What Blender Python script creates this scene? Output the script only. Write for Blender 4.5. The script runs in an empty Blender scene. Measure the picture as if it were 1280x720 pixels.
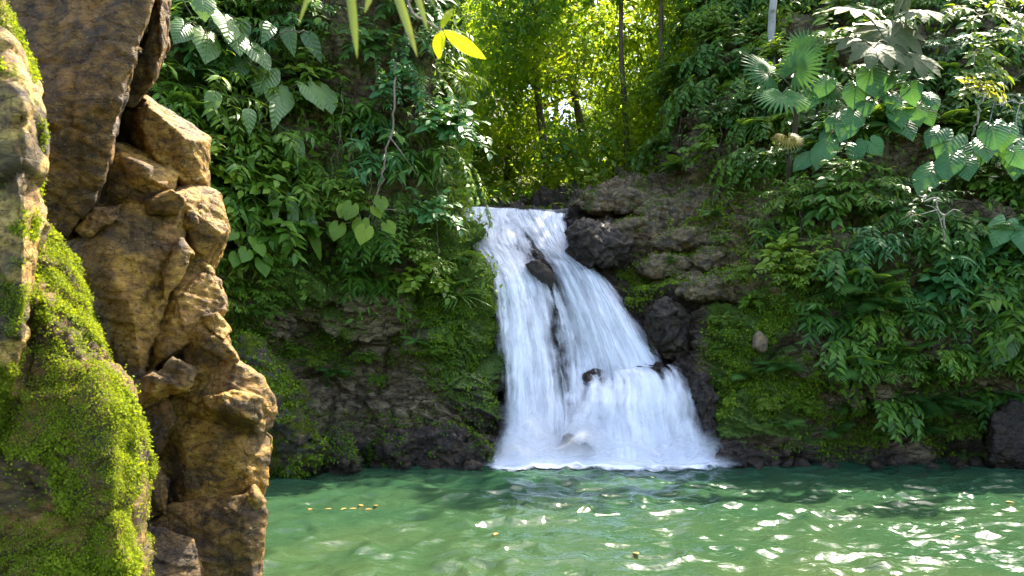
import bpy, bmesh, math, random
import numpy as np
from mathutils import Vector, Matrix

SEED = 11
random.seed(SEED)
rng = np.random.default_rng(SEED)
S = bpy.context.scene
COL = S.collection
R = math.radians

# ------------------------------------------------------------------ camera
FPX, HORIZON, CAM_Z = 1000.0, 447.0, 2.0


def P(px, py, Y):
    """photograph direction (1280x720) at distance Y -> metres"""
    return np.array([(px - 640.0) / FPX * Y, Y, CAM_Z + (HORIZON - py) / FPX * Y])


cam_d = bpy.data.cameras.new('camera')
cam = bpy.data.objects.new('camera', cam_d)
COL.objects.link(cam)
cam.location = (0, 0, CAM_Z)
cam.rotation_euler = (R(90), 0, 0)
cam_d.sensor_width = 36
cam_d.lens = 36 * FPX / 1280
cam_d.shift_y = (HORIZON - 360) / 1280
cam_d.clip_start = 0.05
cam_d.clip_end = 2000
cam_d.dof.use_dof = True
cam_d.dof.focus_distance = 14
cam_d.dof.aperture_fstop = 4.5
S.camera = cam

# ------------------------------------------------------------------ sky, sun, exposure
SUN = Vector((0.39, 0.45, 0.86)).normalized()
world = bpy.data.worlds.new('World')
S.world = world
world.use_nodes = True
wt = world.node_tree
wt.nodes.clear()
sky = wt.nodes.new('ShaderNodeTexSky')
sky.sky_type = 'NISHITA'
sky.sun_disc = False
sky.ozone_density = 0.3
sky.dust_density = 2.5
sky.air_density = 0.8
sky.sun_elevation = math.asin(SUN.z)
sky.sun_rotation = math.atan2(SUN.x, SUN.y)
bg = wt.nodes.new('ShaderNodeBackground')
bg.inputs['Strength'].default_value = 0.15
wo = wt.nodes.new('ShaderNodeOutputWorld')
wt.links.new(sky.outputs[0], bg.inputs[0])
wt.links.new(bg.outputs[0], wo.inputs[0])

sun_d = bpy.data.lights.new('sun', 'SUN')
sun_d.energy = 3.6
sun_d.angle = R(0.53)
sun_d.color = (1.0, 0.91, 0.74)
sun = bpy.data.objects.new('sun', sun_d)
COL.objects.link(sun)
sun.rotation_euler = SUN.to_track_quat('Z', 'Y').to_euler()
sun.location = SUN * 60

S.view_settings.view_transform = 'Standard'
S.view_settings.look = 'None'
S.view_settings.gamma = 1
S.view_settings.exposure = 2.5
S.cycles.max_bounces = 8
S.cycles.diffuse_bounces = 4
S.cycles.glossy_bounces = 3
S.cycles.transmission_bounces = 4
S.cycles.transparent_max_bounces = 16
S.cycles.sample_clamp_indirect = 6
S.cycles.use_denoising = True
S.cycles.caustics_reflective = False
S.cycles.caustics_refractive = False

# ------------------------------------------------------------------ noise


def _h(ix, iy, iz, s):
    n = (ix.astype(np.int64) * 374761393 + iy.astype(np.int64) * 668265263 + iz.astype(np.int64) * 2147483647 + s * 1274126177) & 0xffffffff
    n = ((n ^ (n >> 13)) * 1274126177) & 0xffffffff
    n = ((n ^ (n >> 16)) * 2246822519) & 0xffffffff
    n = n ^ (n >> 15)
    return (n & 0xffffff) / float(0xffffff)


def vnoise(p, s=0):
    i = np.floor(p)
    f = p - i
    f = f * f * f * (f * (f * 6 - 15) + 10)
    r = 0
    for dx in (0, 1):
        wx = f[:, 0] if dx else 1 - f[:, 0]
        for dy in (0, 1):
            wy = f[:, 1] if dy else 1 - f[:, 1]
            for dz in (0, 1):
                wz = f[:, 2] if dz else 1 - f[:, 2]
                r = r + wx * wy * wz * _h(i[:, 0] + dx, i[:, 1] + dy, i[:, 2] + dz, s)
    return r * 2 - 1


_rot = np.array([[0.8, 0.36, -0.48], [-0.6, 0.48, -0.64], [0.0, 0.8, 0.6]])


def fbm(p, octv=4, s=0, gain=0.5):
    p = np.asarray(p, float)
    a, r = 1.0, 0
    for o in range(octv):
        r = r + a * vnoise(p, s + o * 17)
        p = p @ _rot * 2.03 + 7.3
        a *= gain
    return r


def facets(p, s=0, k=1.0):
    """plate-like broken rock: each cell gets an offset and a tilt"""
    i = np.floor(p)
    best = np.full(len(p), 9e9)
    second = np.full(len(p), 9e9)
    out = np.zeros(len(p))
    for dx in (-1, 0, 1):
        for dy in (-1, 0, 1):
            for dz in (-1, 0, 1):
                c = i + np.array([dx, dy, dz])
                o = np.stack([_h(c[:, 0], c[:, 1], c[:, 2], s + q) for q in range(3)], 1)
                d = p - (c + o)
                dist = (d * d).sum(1)
                n = np.stack([_h(c[:, 0], c[:, 1], c[:, 2], s + 5 + q) for q in range(4)], 1) * 2 - 1
                v = n[:, 3] * 0.5 + k * (d * n[:, :3]).sum(1)
                m = dist < best
                second = np.where(m, best, np.minimum(second, dist))
                out = np.where(m, v, out)
                best = np.where(m, dist, best)
    edge = np.sqrt(second) - np.sqrt(best)
    return out, edge


def smooth(a, b, x):
    t = np.clip((x - a) / (b - a), 0, 1)
    return t * t * (3 - 2 * t)


# ------------------------------------------------------------------ meshes and objects


def mesh_tris(name, V, T, UV=None, smooth_=True, attrs=None):
    V = np.asarray(V, np.float32)
    T = np.asarray(T, np.int32)
    me = bpy.data.meshes.new(name)
    me.vertices.add(len(V))
    me.vertices.foreach_set('co', V.ravel())
    k = T.shape[1]
    me.loops.add(T.size)
    me.loops.foreach_set('vertex_index', T.ravel())
    me.polygons.add(len(T))
    me.polygons.foreach_set('loop_start', np.arange(0, T.size, k, dtype=np.int32))
    me.polygons.foreach_set('use_smooth', np.full(len(T), smooth_, bool))
    if UV is not None:
        me.uv_layers.new(name='UVMap').data.foreach_set('uv', np.asarray(UV, np.float32)[T.ravel()].ravel())
    for an, av in (attrs or {}).items():
        a = me.attributes.new(an, 'FLOAT', 'POINT')
        a.data.foreach_set('value', np.asarray(av, np.float32))
    me.update(calc_edges=True)
    return me


def obj(name, me, mat=None, parent=None, loc=None):
    o = bpy.data.objects.new(name, me)
    COL.objects.link(o)
    if mat and me is not None and not me.materials:
        me.materials.append(mat)
    if parent is not None:
        o.parent = parent
    if loc is not None:
        o.location = loc
    return o


def tag(o, label=None, cat=None, group=None, kind=None):
    if label:
        o['label'] = label
    if cat:
        o['category'] = cat
    if group:
        o['group'] = group
    if kind:
        o['kind'] = kind
    return o


def thing(name, label, cat, loc=(0, 0, 0), group=None):
    o = bpy.data.objects.new(name, None)
    o.empty_display_size = 0.2
    COL.objects.link(o)
    o.location = [float(q) for q in loc]
    return tag(o, label, cat, group)


def copy_tree(root):
    r = root.copy()
    COL.objects.link(r)
    for ch in root.children:
        c = ch.copy()
        COL.objects.link(c)
        c.parent = r
        for g in ch.children:
            d = g.copy()
            COL.objects.link(d)
            d.parent = c
    return r


def unit(v):
    v = np.asarray(v, float)
    return v / (np.linalg.norm(v, axis=-1, keepdims=True) + 1e-9)


class Acc:
    """collects transformed copies of templates into one mesh"""

    def __init__(self):
        self.V, self.T, self.U, self.n = [], [], [], 0

    def raw(self, V, T, U=None):
        V = np.asarray(V, float)
        self.V.append(V)
        self.T.append(np.asarray(T, int) + self.n)
        self.U.append(np.asarray(U, float) if U is not None else np.zeros((len(V), 2)))
        self.n += len(V)

    def add(self, tmpl, pos, d, up, scale):
        V, T, U = tmpl
        pos = np.atleast_2d(pos)
        N = len(pos)
        y = unit(np.broadcast_to(d, (N, 3)))
        up = np.broadcast_to(up, (N, 3))
        x = unit(np.cross(y, up))
        z = np.cross(x, y)
        M = np.stack([x, y, z], 1)
        sc = np.broadcast_to(np.asarray(scale, float).reshape(-1, 1, 1), (N, 1, 1))
        W = np.einsum('vk,nkc->nvc', V, M) * sc + pos[:, None, :]
        m = len(V)
        TT = (T[None] + (np.arange(N) * m)[:, None, None]).reshape(-1, 3) + self.n
        self.V.append(W.reshape(-1, 3))
        self.T.append(TT)
        self.U.append(np.tile(U, (N, 1)))
        self.n += N * m

    def mesh(self, name):
        return mesh_tris(name, np.concatenate(self.V), np.concatenate(self.T), np.concatenate(self.U))


def grid_tris(nv, nu):
    a = (np.arange(nv - 1)[:, None] * nu + np.arange(nu - 1)[None]).ravel()
    return np.stack([a, a + 1, a + nu + 1, a + nu], 1)


def tube(acc, pts, rad, sides=5):
    pts = np.asarray(pts, float)
    n = len(pts)
    rad = np.broadcast_to(rad, n)
    tan = unit(np.gradient(pts, axis=0))
    ref = np.array([0.31, 0.77, 0.1])
    a = unit(np.cross(tan, ref))
    b = np.cross(tan, a)
    th = np.arange(sides) / sides * 2 * math.pi
    V = pts[:, None] + rad[:, None, None] * (np.cos(th)[None, :, None] * a[:, None] + np.sin(th)[None, :, None] * b[:, None])
    T = []
    for i in range(n - 1):
        for j in range(sides):
            p, q = i * sides + j, i * sides + (j + 1) % sides
            T += [(p, q, q + sides), (p, q + sides, p + sides)]
    L = np.concatenate([[0], np.cumsum(np.linalg.norm(np.diff(pts, axis=0), axis=1))])
    U = np.stack([np.tile(np.arange(sides) / sides, n), np.repeat(L, sides)], 1)
    acc.raw(V.reshape(-1, 3), T, U)


def catmull(C, n):
    C = np.asarray(C, float)
    m = len(C)
    t = np.linspace(0, m - 1, n)
    i = np.clip(np.floor(t).astype(int), 0, m - 2)
    f = (t - i).reshape((-1,) + (1,) * (C.ndim - 1))
    p0, p1, p2, p3 = C[np.maximum(i - 1, 0)], C[i], C[i + 1], C[np.minimum(i + 2, m - 1)]
    return 0.5 * (2 * p1 + (p2 - p0) * f + (2 * p0 - 5 * p1 + 4 * p2 - p3) * f ** 2 + (3 * p1 - p0 - 3 * p2 + p3) * f ** 3)


# ------------------------------------------------------------------ material helper


class NT:
    def __init__(self, name):
        self.m = bpy.data.materials.new(name)
        self.m.use_nodes = True
        self.t = self.m.node_tree
        self.t.nodes.clear()
        self.out = self.t.nodes.new('ShaderNodeOutputMaterial')

    def n(self, typ, ins=None, **props):
        nd = self.t.nodes.new('ShaderNode' + typ)
        for k, v in props.items():
            setattr(nd, k, v)
        for k, v in (ins or {}).items():
            s = nd.inputs[k]
            if isinstance(v, bpy.types.NodeSocket):
                self.t.links.new(v, s)
            else:
                if s.type == 'RGBA' and len(v) == 3:
                    v = (*v, 1)
                s.default_value = v
        return nd

    def math(self, op, a, b=0.0, c=0.0, clamp=False):
        return self.n('Math', {0: a, 1: b, 2: c}, operation=op, use_clamp=clamp).outputs[0]

    def ramp(self, fac, stops, interp='LINEAR'):
        nd = self.n('ValToRGB', {0: fac})
        cr = nd.color_ramp
        cr.interpolation = interp
        while len(cr.elements) < len(stops):
            cr.elements.new(0.5)
        for e, (p, c) in zip(cr.elements, stops):
            e.position = p
            e.color = (*c, 1) if len(c) == 3 else c
        return nd.outputs[0]

    def rampf(self, fac, a, b):
        return self.n('MapRange', {0: fac, 1: a, 2: b, 3: 0.0, 4: 1.0}, interpolation_type='SMOOTHSTEP').outputs[0]

    def mix(self, f, a, b, mode='MIX'):
        return self.n('Mix', {0: f, 6: a, 7: b}, data_type='RGBA', blend_type=mode).outputs[2]

    def noise(self, vec, scale, detail=4, rough=0.55, dist=0.0):
        return self.n('TexNoise', {'Vector': vec, 'Scale': scale, 'Detail': detail, 'Roughness': rough, 'Distortion': dist}).outputs[0]

    def attr(self, name):
        return self.n('Attribute', attribute_name=name).outputs['Fac']

    def surf(self, s):
        self.t.links.new(s, self.out.inputs[0])
        return self.m


def leaf_mat(name, cols, rough=0.42, transl=0.4, tcol=(0.20, 0.27, 0.02), veins=7.0, spec=0.30, vary=0.5, vmix=0.28, vb=0.10, dead=0.0):
    k = NT(name)
    isl = k.n('NewGeometry').outputs['Random Per Island']
    col = k.ramp(isl, [(i / max(1, len(cols) - 1), c) for i, c in enumerate(cols)])
    rnd = k.n('ObjectInfo').outputs['Random']
    uv = k.n('UVMap').outputs[0]
    sep = k.n('SeparateXYZ', {0: uv})
    ax = k.math('ABSOLUTE', k.math('SUBTRACT', sep.outputs[0], 0.5))
    rib = k.rampf(ax, 0.035, 0.0)
    wav = k.math('SINE', k.math('MULTIPLY', k.math('SUBTRACT', sep.outputs[1], k.math('MULTIPLY', ax, 0.9)), veins * 6.283))
    sv = k.rampf(wav, 0.72, 1.0)
    vein = k.math('MAXIMUM', rib, k.math('MULTIPLY', sv, 0.55))
    pos = k.n('NewGeometry').outputs['Position']
    blot = k.noise(pos, 3.0, 3)
    hsv = k.n('HueSaturation', {'Hue': k.math('MULTIPLY_ADD', rnd, -0.03, 0.515), 'Saturation': 1.0, 'Value': k.math('ADD', k.math('MULTIPLY', rnd, vary), k.math('MULTIPLY_ADD', blot, 0.7, 1 - vary * 0.5 - 0.35)), 'Color': col}).outputs[0]
    col = k.mix(k.math('MULTIPLY', vein, vmix), hsv, (0.13, 0.2, 0.06))
    spot = k.noise(pos, 21.0, 3, 0.6)
    col = k.mix(k.math('MULTIPLY', k.rampf(spot, 0.60, 0.72), 0.45), col, (0.10, 0.085, 0.02))
    col = k.mix(k.math('MULTIPLY', k.math('GREATER_THAN', isl, 1.0 - dead), 0.9), col, (0.20, 0.115, 0.035))
    bmp = k.n('Bump', {'Strength': vb, 'Distance': 0.02, 'Height': k.math('SUBTRACT', wav, k.math('MULTIPLY', rib, 3.0))}).outputs[0]
    bs = k.n('BsdfPrincipled', {'Base Color': col, 'Roughness': k.math('MULTIPLY_ADD', isl, 0.15, rough - 0.07), 'Specular IOR Level': spec, 'Normal': bmp})
    tc = k.mix(0.5, k.mix(1.0, col, (3.2, 2.6, 0.9), 'MULTIPLY'), tcol)
    tr = k.n('BsdfTranslucent', {'Color': tc})
    return k.surf(k.n('MixShader', {0: transl, 1: bs.outputs[0], 2: tr.outputs[0]}).outputs[0])


M = {}
M['leaf_dark'] = leaf_mat('leaf_dark', [(0.03, 0.095, 0.011), (0.051, 0.142, 0.014), (0.081, 0.182, 0.016), (0.046, 0.142, 0.022)], 0.42, 0.36, dead=0.02)
M['leaf_mid'] = leaf_mat('leaf_mid', [(0.048, 0.126, 0.01), (0.084, 0.186, 0.012), (0.126, 0.228, 0.014), (0.06, 0.162, 0.017)], 0.44, 0.42, dead=0.025)
M['leaf_light'] = leaf_mat('leaf_light', [(0.076, 0.162, 0.009), (0.13, 0.227, 0.013), (0.184, 0.265, 0.015), (0.097, 0.194, 0.015)], 0.46, 0.44, dead=0.015)
M['leaf_blue'] = leaf_mat('leaf_blue', [(0.036, 0.126, 0.031), (0.054, 0.168, 0.041), (0.078, 0.204, 0.05)], 0.38, 0.32, (0.10, 0.22, 0.03))
M['leaf_big'] = leaf_mat('leaf_big', [(0.030, 0.11, 0.030), (0.055, 0.17, 0.045), (0.08, 0.205, 0.055)], 0.36, 0.30, (0.10, 0.24, 0.03), veins=6.0, vmix=0.55, vb=0.35, spec=0.4)
M['leaf_palm'] = leaf_mat('leaf_palm', [(0.045, 0.125, 0.035), (0.06, 0.15, 0.04)], 0.55, 0.22, (0.08, 0.2, 0.02), veins=0, vmix=0.2, spec=0.12)
M['leaf_climb'] = leaf_mat('leaf_climb', [(0.05, 0.12, 0.022), (0.09, 0.17, 0.035), (0.12, 0.20, 0.05)], 0.34, 0.34, (0.14, 0.26, 0.03), veins=6.0, vmix=0.5, vb=0.35, spec=0.5)
M['leaf_sun'] = leaf_mat('leaf_sun', [(0.05, 0.11, 0.006), (0.11, 0.19, 0.009), (0.20, 0.27, 0.012), (0.08, 0.155, 0.008)], 0.45, 0.6, (0.44, 0.62, 0.03))
M['leaf_fresh'] = leaf_mat('leaf_fresh', [(0.05, 0.13, 0.008), (0.09, 0.20, 0.012), (0.14, 0.26, 0.016)], 0.42, 0.56, (0.34, 0.56, 0.03))
M['moss_green'] = leaf_mat('moss_green', [(0.035, 0.085, 0.005), (0.07, 0.145, 0.007), (0.12, 0.20, 0.010), (0.16, 0.24, 0.010)], 0.8, 0.35, (0.2, 0.32, 0.01), veins=0, spec=0.2)
M['leaf_grey'] = leaf_mat('leaf_grey', [(0.06, 0.085, 0.03), (0.10, 0.115, 0.045), (0.08, 0.10, 0.038)], 0.6, 0.25, (0.2, 0.22, 0.06), spec=0.2)
M['leaf_yellow'] = leaf_mat('leaf_yellow', [(0.20, 0.15, 0.015), (0.28, 0.20, 0.02)], 0.5, 0.35, (0.3, 0.22, 0.02))
M['leaf_bright'] = leaf_mat('leaf_bright', [(0.34, 0.42, 0.01), (0.46, 0.50, 0.01)], 0.5, 0.65, (0.62, 0.66, 0.01), spec=0.15, veins=4.0, vmix=0.35, vary=0.7)
M['leaf_strap'] = leaf_mat('leaf_strap', [(0.07, 0.14, 0.02), (0.12, 0.17, 0.03), (0.28, 0.24, 0.13)], 0.5, 0.4, (0.22, 0.28, 0.03), veins=0)
M['leaf_pale'] = leaf_mat('leaf_pale', [(0.14, 0.20, 0.02), (0.22, 0.27, 0.04), (0.28, 0.29, 0.08)], 0.45, 0.42, (0.3, 0.34, 0.03))  # pale leaf tone with the sun's brightness put into the colour
M['leaf_dead'] = leaf_mat('leaf_dead', [(0.20, 0.12, 0.05), (0.40, 0.22, 0.05), (0.45, 0.30, 0.08)], 0.6, 0.2, (0.3, 0.2, 0.05))
M['fern'] = leaf_mat('fern', [(0.042, 0.12, 0.024), (0.072, 0.18, 0.03), (0.096, 0.204, 0.036)], 0.5, 0.35, veins=0)
M['moss'] = leaf_mat('moss', [(0.055, 0.09, 0.005), (0.13, 0.18, 0.008), (0.22, 0.28, 0.012), (0.09, 0.125, 0.007)], 0.8, 0.38, (0.32, 0.40, 0.01), veins=0, spec=0.2)


def bark_mat(name, a, b, scale=6):
    k = NT(name)
    pos = k.n('TexCoord').outputs['Object']
    mp = k.n('Mapping', {'Vector': pos, 'Scale': (1, 1, 0.25)}).outputs[0]
    n = k.noise(mp, scale, 6, 0.65)
    n2 = k.noise(pos, 2.2, 3)
    col = k.mix(k.rampf(n2, 0.5, 0.65), k.ramp(n, [(0.3, a), (0.7, b)]), (0.06, 0.08, 0.03))
    bmp = k.n('Bump', {'Strength': 0.6, 'Distance': 0.03, 'Height': n}).outputs[0]
    return k.surf(k.n('BsdfPrincipled', {'Base Color': col, 'Roughness': 0.85, 'Normal': bmp}).outputs[0])


M['bark'] = bark_mat('bark', (0.05, 0.035, 0.022), (0.16, 0.11, 0.07))
M['bark_pale'] = bark_mat('bark_pale', (0.22, 0.20, 0.17), (0.42, 0.40, 0.35))
M['stem'] = bark_mat('stem', (0.05, 0.06, 0.02), (0.10, 0.10, 0.04), 10)
M['liana'] = bark_mat('liana', (0.10, 0.07, 0.05), (0.24, 0.17, 0.12), 10)
M['twig'] = bark_mat('twig', (0.28, 0.24, 0.20), (0.5, 0.44, 0.38), 12)


def cliff_mat(name):
    """dark broken rock; per-vertex masks say where moss grows (moss), where the falls keep it wet (wet), where it is bare and pale (pale)"""
    k = NT(name)
    pos = k.n('NewGeometry').outputs['Position']
    mp = k.n('Mapping', {'Vector': pos, 'Rotation': (0.25, 0.5, 0.1), 'Scale': (1, 1, 2.2)}).outputs[0]
    big = k.noise(mp, 0.9, 5, 0.6, 0.4)
    mid = k.noise(mp, 5.0, 8, 0.68, 0.3)
    fine = k.noise(pos, 26.0, 6, 0.7)
    vor = k.n('TexVoronoi', {'Vector': k.n('Mapping', {'Vector': pos, 'Rotation': (0.25, 0.5, 0.1), 'Scale': (1, 1, 2.6)}).outputs[0], 'Scale': 2.6, 'Randomness': 1.0}, feature='DISTANCE_TO_EDGE').outputs[0]
    crack = k.rampf(vor, 0.05, 0.0)
    base = k.ramp(mid, [(0.25, (0.022, 0.015, 0.007)), (0.43, (0.095, 0.065, 0.030)), (0.58, (0.21, 0.155, 0.075)), (0.78, (0.36, 0.30, 0.18))])
    pale = k.ramp(mid, [(0.28, (0.05, 0.04, 0.028)), (0.43, (0.10, 0.064, 0.026)), (0.56, (0.23, 0.155, 0.066)), (0.72, (0.42, 0.32, 0.17))])
    col = k.mix(k.math('MULTIPLY', k.attr('pale'), k.rampf(big, 0.3, 0.6)), base, pale)
    wetc = k.ramp(mid, [(0.3, (0.011, 0.007, 0.004)), (0.55, (0.042, 0.023, 0.012)), (0.75, (0.10, 0.065, 0.036))])
    wet = k.attr('wet')
    col = k.mix(wet, col, wetc)
    col = k.mix(k.math('MULTIPLY', crack, 0.6), col, (0.012, 0.010, 0.008))
    up = k.n('SeparateXYZ', {0: k.n('NewGeometry').outputs['Normal']}).outputs[2]
    msk = k.math('ADD', k.math('MULTIPLY', k.attr('moss'), 1.1), k.math('MULTIPLY', up, 0.25))
    mn = k.math('ADD', k.math('MULTIPLY', mid, 0.5), k.math('MULTIPLY', fine, 0.7))
    moss = k.rampf(k.math('ADD', msk, mn), 1.18, 1.42)
    mcol = k.ramp(fine, [(0.3, (0.020, 0.038, 0.004)), (0.5, (0.065, 0.115, 0.007)), (0.72, (0.13, 0.20, 0.010))])
    col = k.mix(moss, col, mcol)
    ht = k.math('ADD', k.math('MULTIPLY', mid, 1.0), k.math('ADD', k.math('MULTIPLY', fine, 0.28), k.math('MULTIPLY', crack, -0.3)))
    bmp = k.n('Bump', {'Strength': 0.9, 'Distance': 0.10, 'Height': ht}).outputs[0]
    rough = k.math('ADD', k.math('MULTIPLY_ADD', wet, -0.40, 0.62), k.math('ADD', k.math('MULTIPLY', moss, 0.35), k.math('MULTIPLY', fine, 0.12)))
    return k.surf(k.n('BsdfPrincipled', {'Base Color': col, 'Roughness': rough, 'Normal': bmp}).outputs[0])


M['cliff'] = cliff_mat('cliff')


def rock_mat(name, stops, stain=(0.03, 0.02, 0.012), moss_amt=0.0, bump=0.035, rough=0.62, rusty=0.65, stainy=0.75):
    k = NT(name)
    pos = k.n('NewGeometry').outputs['Position']
    mp = k.n('Mapping', {'Vector': pos, 'Rotation': (0.1, 0.35, 0.0), 'Scale': (1, 1, 1.7)}).outputs[0]
    big = k.noise(mp, 2.2, 5, 0.6, 0.5)
    mid = k.noise(mp, 11.0, 9, 0.7, 0.2)
    fine = k.noise(pos, 70.0, 6, 0.72)
    col = k.ramp(k.math('ADD', k.math('MULTIPLY', mid, 0.75), k.math('MULTIPLY', fine, 0.25)), stops)
    col = k.mix(k.rampf(big, 0.46, 0.62), col, k.mix(stainy, col, stain))
    rust = k.noise(pos, 4.5, 5, 0.6)
    col = k.mix(k.math('MULTIPLY', k.rampf(rust, 0.52, 0.68), rusty), col, (0.30, 0.15, 0.035))
    spots = k.noise(pos, 38.0, 3, 0.5)
    col = k.mix(k.math('MULTIPLY', k.rampf(spots, 0.62, 0.72), 0.22), col, (0.5, 0.40, 0.24))
    spots2 = k.noise(mp, 19.0, 5, 0.7)
    col = k.mix(k.math('MULTIPLY', k.rampf(spots2, 0.54, 0.66), 0.8), col, (0.016, 0.009, 0.004))
    vor = k.n('TexVoronoi', {'Vector': k.n('Mapping', {'Vector': k.n('VectorMath', {0: mp, 1: k.n('VectorMath', {0: k.n('TexNoise', {'Vector': pos, 'Scale': 6.0, 'Detail': 3.0}).outputs[1], 1: (0.09, 0.09, 0.09)}, operation='MULTIPLY').outputs[0]}, operation='ADD').outputs[0], 'Rotation': (0.3, 0.3, 0.0), 'Scale': (1.0, 1, 1.9)}).outputs[0], 'Scale': 4.4}, feature='DISTANCE_TO_EDGE').outputs[0]
    crack = k.rampf(vor, 0.022, 0.0)
    col = k.mix(k.math('MULTIPLY', crack, k.math('MULTIPLY', k.rampf(big, 0.42, 0.62), 0.7)), col, (0.02, 0.013, 0.008))
    moss = None
    up = k.n('SeparateXYZ', {0: k.n('NewGeometry').outputs['Normal']}).outputs[2]
    mn = k.math('ADD', k.noise(pos, 5.0, 6, 0.65), k.math('MULTIPLY', fine, 0.35))
    mn = k.math('ADD', mn, k.math('MULTIPLY', up, 0.10))
    moss = k.rampf(mn, 1.02 - moss_amt * 0.42, 1.14 - moss_amt * 0.42)
    mcol = k.ramp(k.math('ADD', k.math('MULTIPLY', fine, 0.6), k.math('MULTIPLY', mid, 0.4)), [(0.36, (0.014, 0.020, 0.002)), (0.5, (0.058, 0.075, 0.004)), (0.64, (0.13, 0.15, 0.008))])
    col = k.mix(moss, col, mcol)
    ht = k.math('ADD', mid, k.math('ADD', k.math('MULTIPLY', fine, 0.30), k.math('MULTIPLY', crack, -0.35)))
    bmp = k.n('Bump', {'Strength': 0.8, 'Distance': bump, 'Height': ht}).outputs[0]
    return k.surf(k.n('BsdfPrincipled', {'Base Color': col, 'Roughness': k.math('ADD', k.math('MULTIPLY_ADD', fine, 0.25, rough - 0.12), k.math('MULTIPLY', moss, 0.3)), 'Specular IOR Level': k.math('MULTIPLY_ADD', moss, -0.32, 0.40), 'Normal': bmp}).outputs[0])


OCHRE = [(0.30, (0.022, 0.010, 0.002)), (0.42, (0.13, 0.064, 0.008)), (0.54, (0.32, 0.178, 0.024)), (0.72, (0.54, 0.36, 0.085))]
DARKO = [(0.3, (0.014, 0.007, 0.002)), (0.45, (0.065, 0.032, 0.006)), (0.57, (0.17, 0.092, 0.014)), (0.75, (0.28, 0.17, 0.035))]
PALEO = [(0.33, (0.022, 0.011, 0.003)), (0.43, (0.16, 0.082, 0.014)), (0.54, (0.42, 0.27, 0.06)), (0.70, (0.60, 0.46, 0.17))]
WETR = [(0.3, (0.007, 0.005, 0.003)), (0.52, (0.028, 0.018, 0.009)), (0.75, (0.08, 0.055, 0.030))]
GREYR = [(0.3, (0.018, 0.015, 0.010)), (0.52, (0.055, 0.045, 0.03)), (0.8, (0.16, 0.14, 0.10))]
M['rock_ochre'] = rock_mat('rock_ochre', OCHRE, moss_amt=0.15)
M['rock_dark'] = rock_mat('rock_dark', DARKO, moss_amt=0.25)  # darker ochre rock; holds the shade of the overhanging slab in its colour
M['rock_pale'] = rock_mat('rock_pale', PALEO, moss_amt=0.6, stainy=0.85)  # ochre paled for sun glare; stain also stands for shade in its hollows
M['rock_slab'] = rock_mat('rock_slab', [(0.3, (0.022, 0.015, 0.007)), (0.44, (0.09, 0.062, 0.028)), (0.57, (0.21, 0.152, 0.075)), (0.72, (0.42, 0.34, 0.20))], moss_amt=0.55, rusty=0.35, rough=0.5)
M['rock_mossy'] = rock_mat('rock_mossy', DARKO, moss_amt=0.7)
M['rock_wet'] = rock_mat('rock_wet', WETR, moss_amt=0.3, rough=0.28, rusty=0.12, bump=0.06)
M['rock_grey'] = rock_mat('rock_grey', GREYR, moss_amt=0.95, rough=0.45, rusty=0.3, bump=0.06)
M['rock_tan'] = rock_mat('rock_tan', [(0.3, (0.12, 0.08, 0.04)), (0.7, (0.28, 0.20, 0.11))], moss_amt=0.0)


def soil_mat(name, a, b):
    k = NT(name)
    pos = k.n('NewGeometry').outputs['Position']
    n = k.noise(pos, 2.0, 8, 0.7)
    bmp = k.n('Bump', {'Strength': 0.8, 'Distance': 0.1, 'Height': n}).outputs[0]
    return k.surf(k.n('BsdfPrincipled', {'Base Color': k.ramp(n, [(0.3, a), (0.7, b)]), 'Roughness': 0.9, 'Normal': bmp}).outputs[0])


M['soil'] = soil_mat('soil', (0.03, 0.032, 0.012), (0.09, 0.08, 0.035))
M['bed'] = soil_mat('bed', (0.10, 0.09, 0.05), (0.22, 0.19, 0.11))


def water_mat():
    k = NT('pool_water')
    pos = k.n('NewGeometry').outputs['Position']
    mp = k.n('Mapping', {'Vector': pos, 'Scale': (0.8, 1.1, 1)}).outputs[0]
    n1 = k.noise(mp, 5.5, 4, 0.55, 0.5)
    n2 = k.noise(mp, 15.0, 3, 0.5, 0.3)
    silt = k.noise(pos, 0.45, 4, 0.6, 0.6)
    col = k.ramp(silt, [(0.25, (0.014, 0.050, 0.026)), (0.5, (0.020, 0.057, 0.027)), (0.75, (0.028, 0.062, 0.028))])
    shallow = k.n('MapRange', {0: k.n('SeparateXYZ', {0: pos}).outputs[1], 1: 14.0, 2: 7.5, 3: 0.0, 4: 1.0}).outputs[0]
    col = k.mix(k.math('MULTIPLY', shallow, 0.8), col, k.ramp(silt, [(0.35, (0.024, 0.054, 0.021)), (0.65, (0.042, 0.066, 0.024))]))
    bmp = k.n('Bump', {'Strength': 0.55, 'Distance': 0.05, 'Height': k.math('ADD', n1, k.math('MULTIPLY', n2, 0.26))}).outputs[0]
    bs = k.n('BsdfPrincipled', {'Base Color': col, 'Roughness': 0.06, 'IOR': 1.33, 'Specular IOR Level': 0.5, 'Normal': bmp})
    return k.surf(bs.outputs[0])


M['water'] = water_mat()


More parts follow.
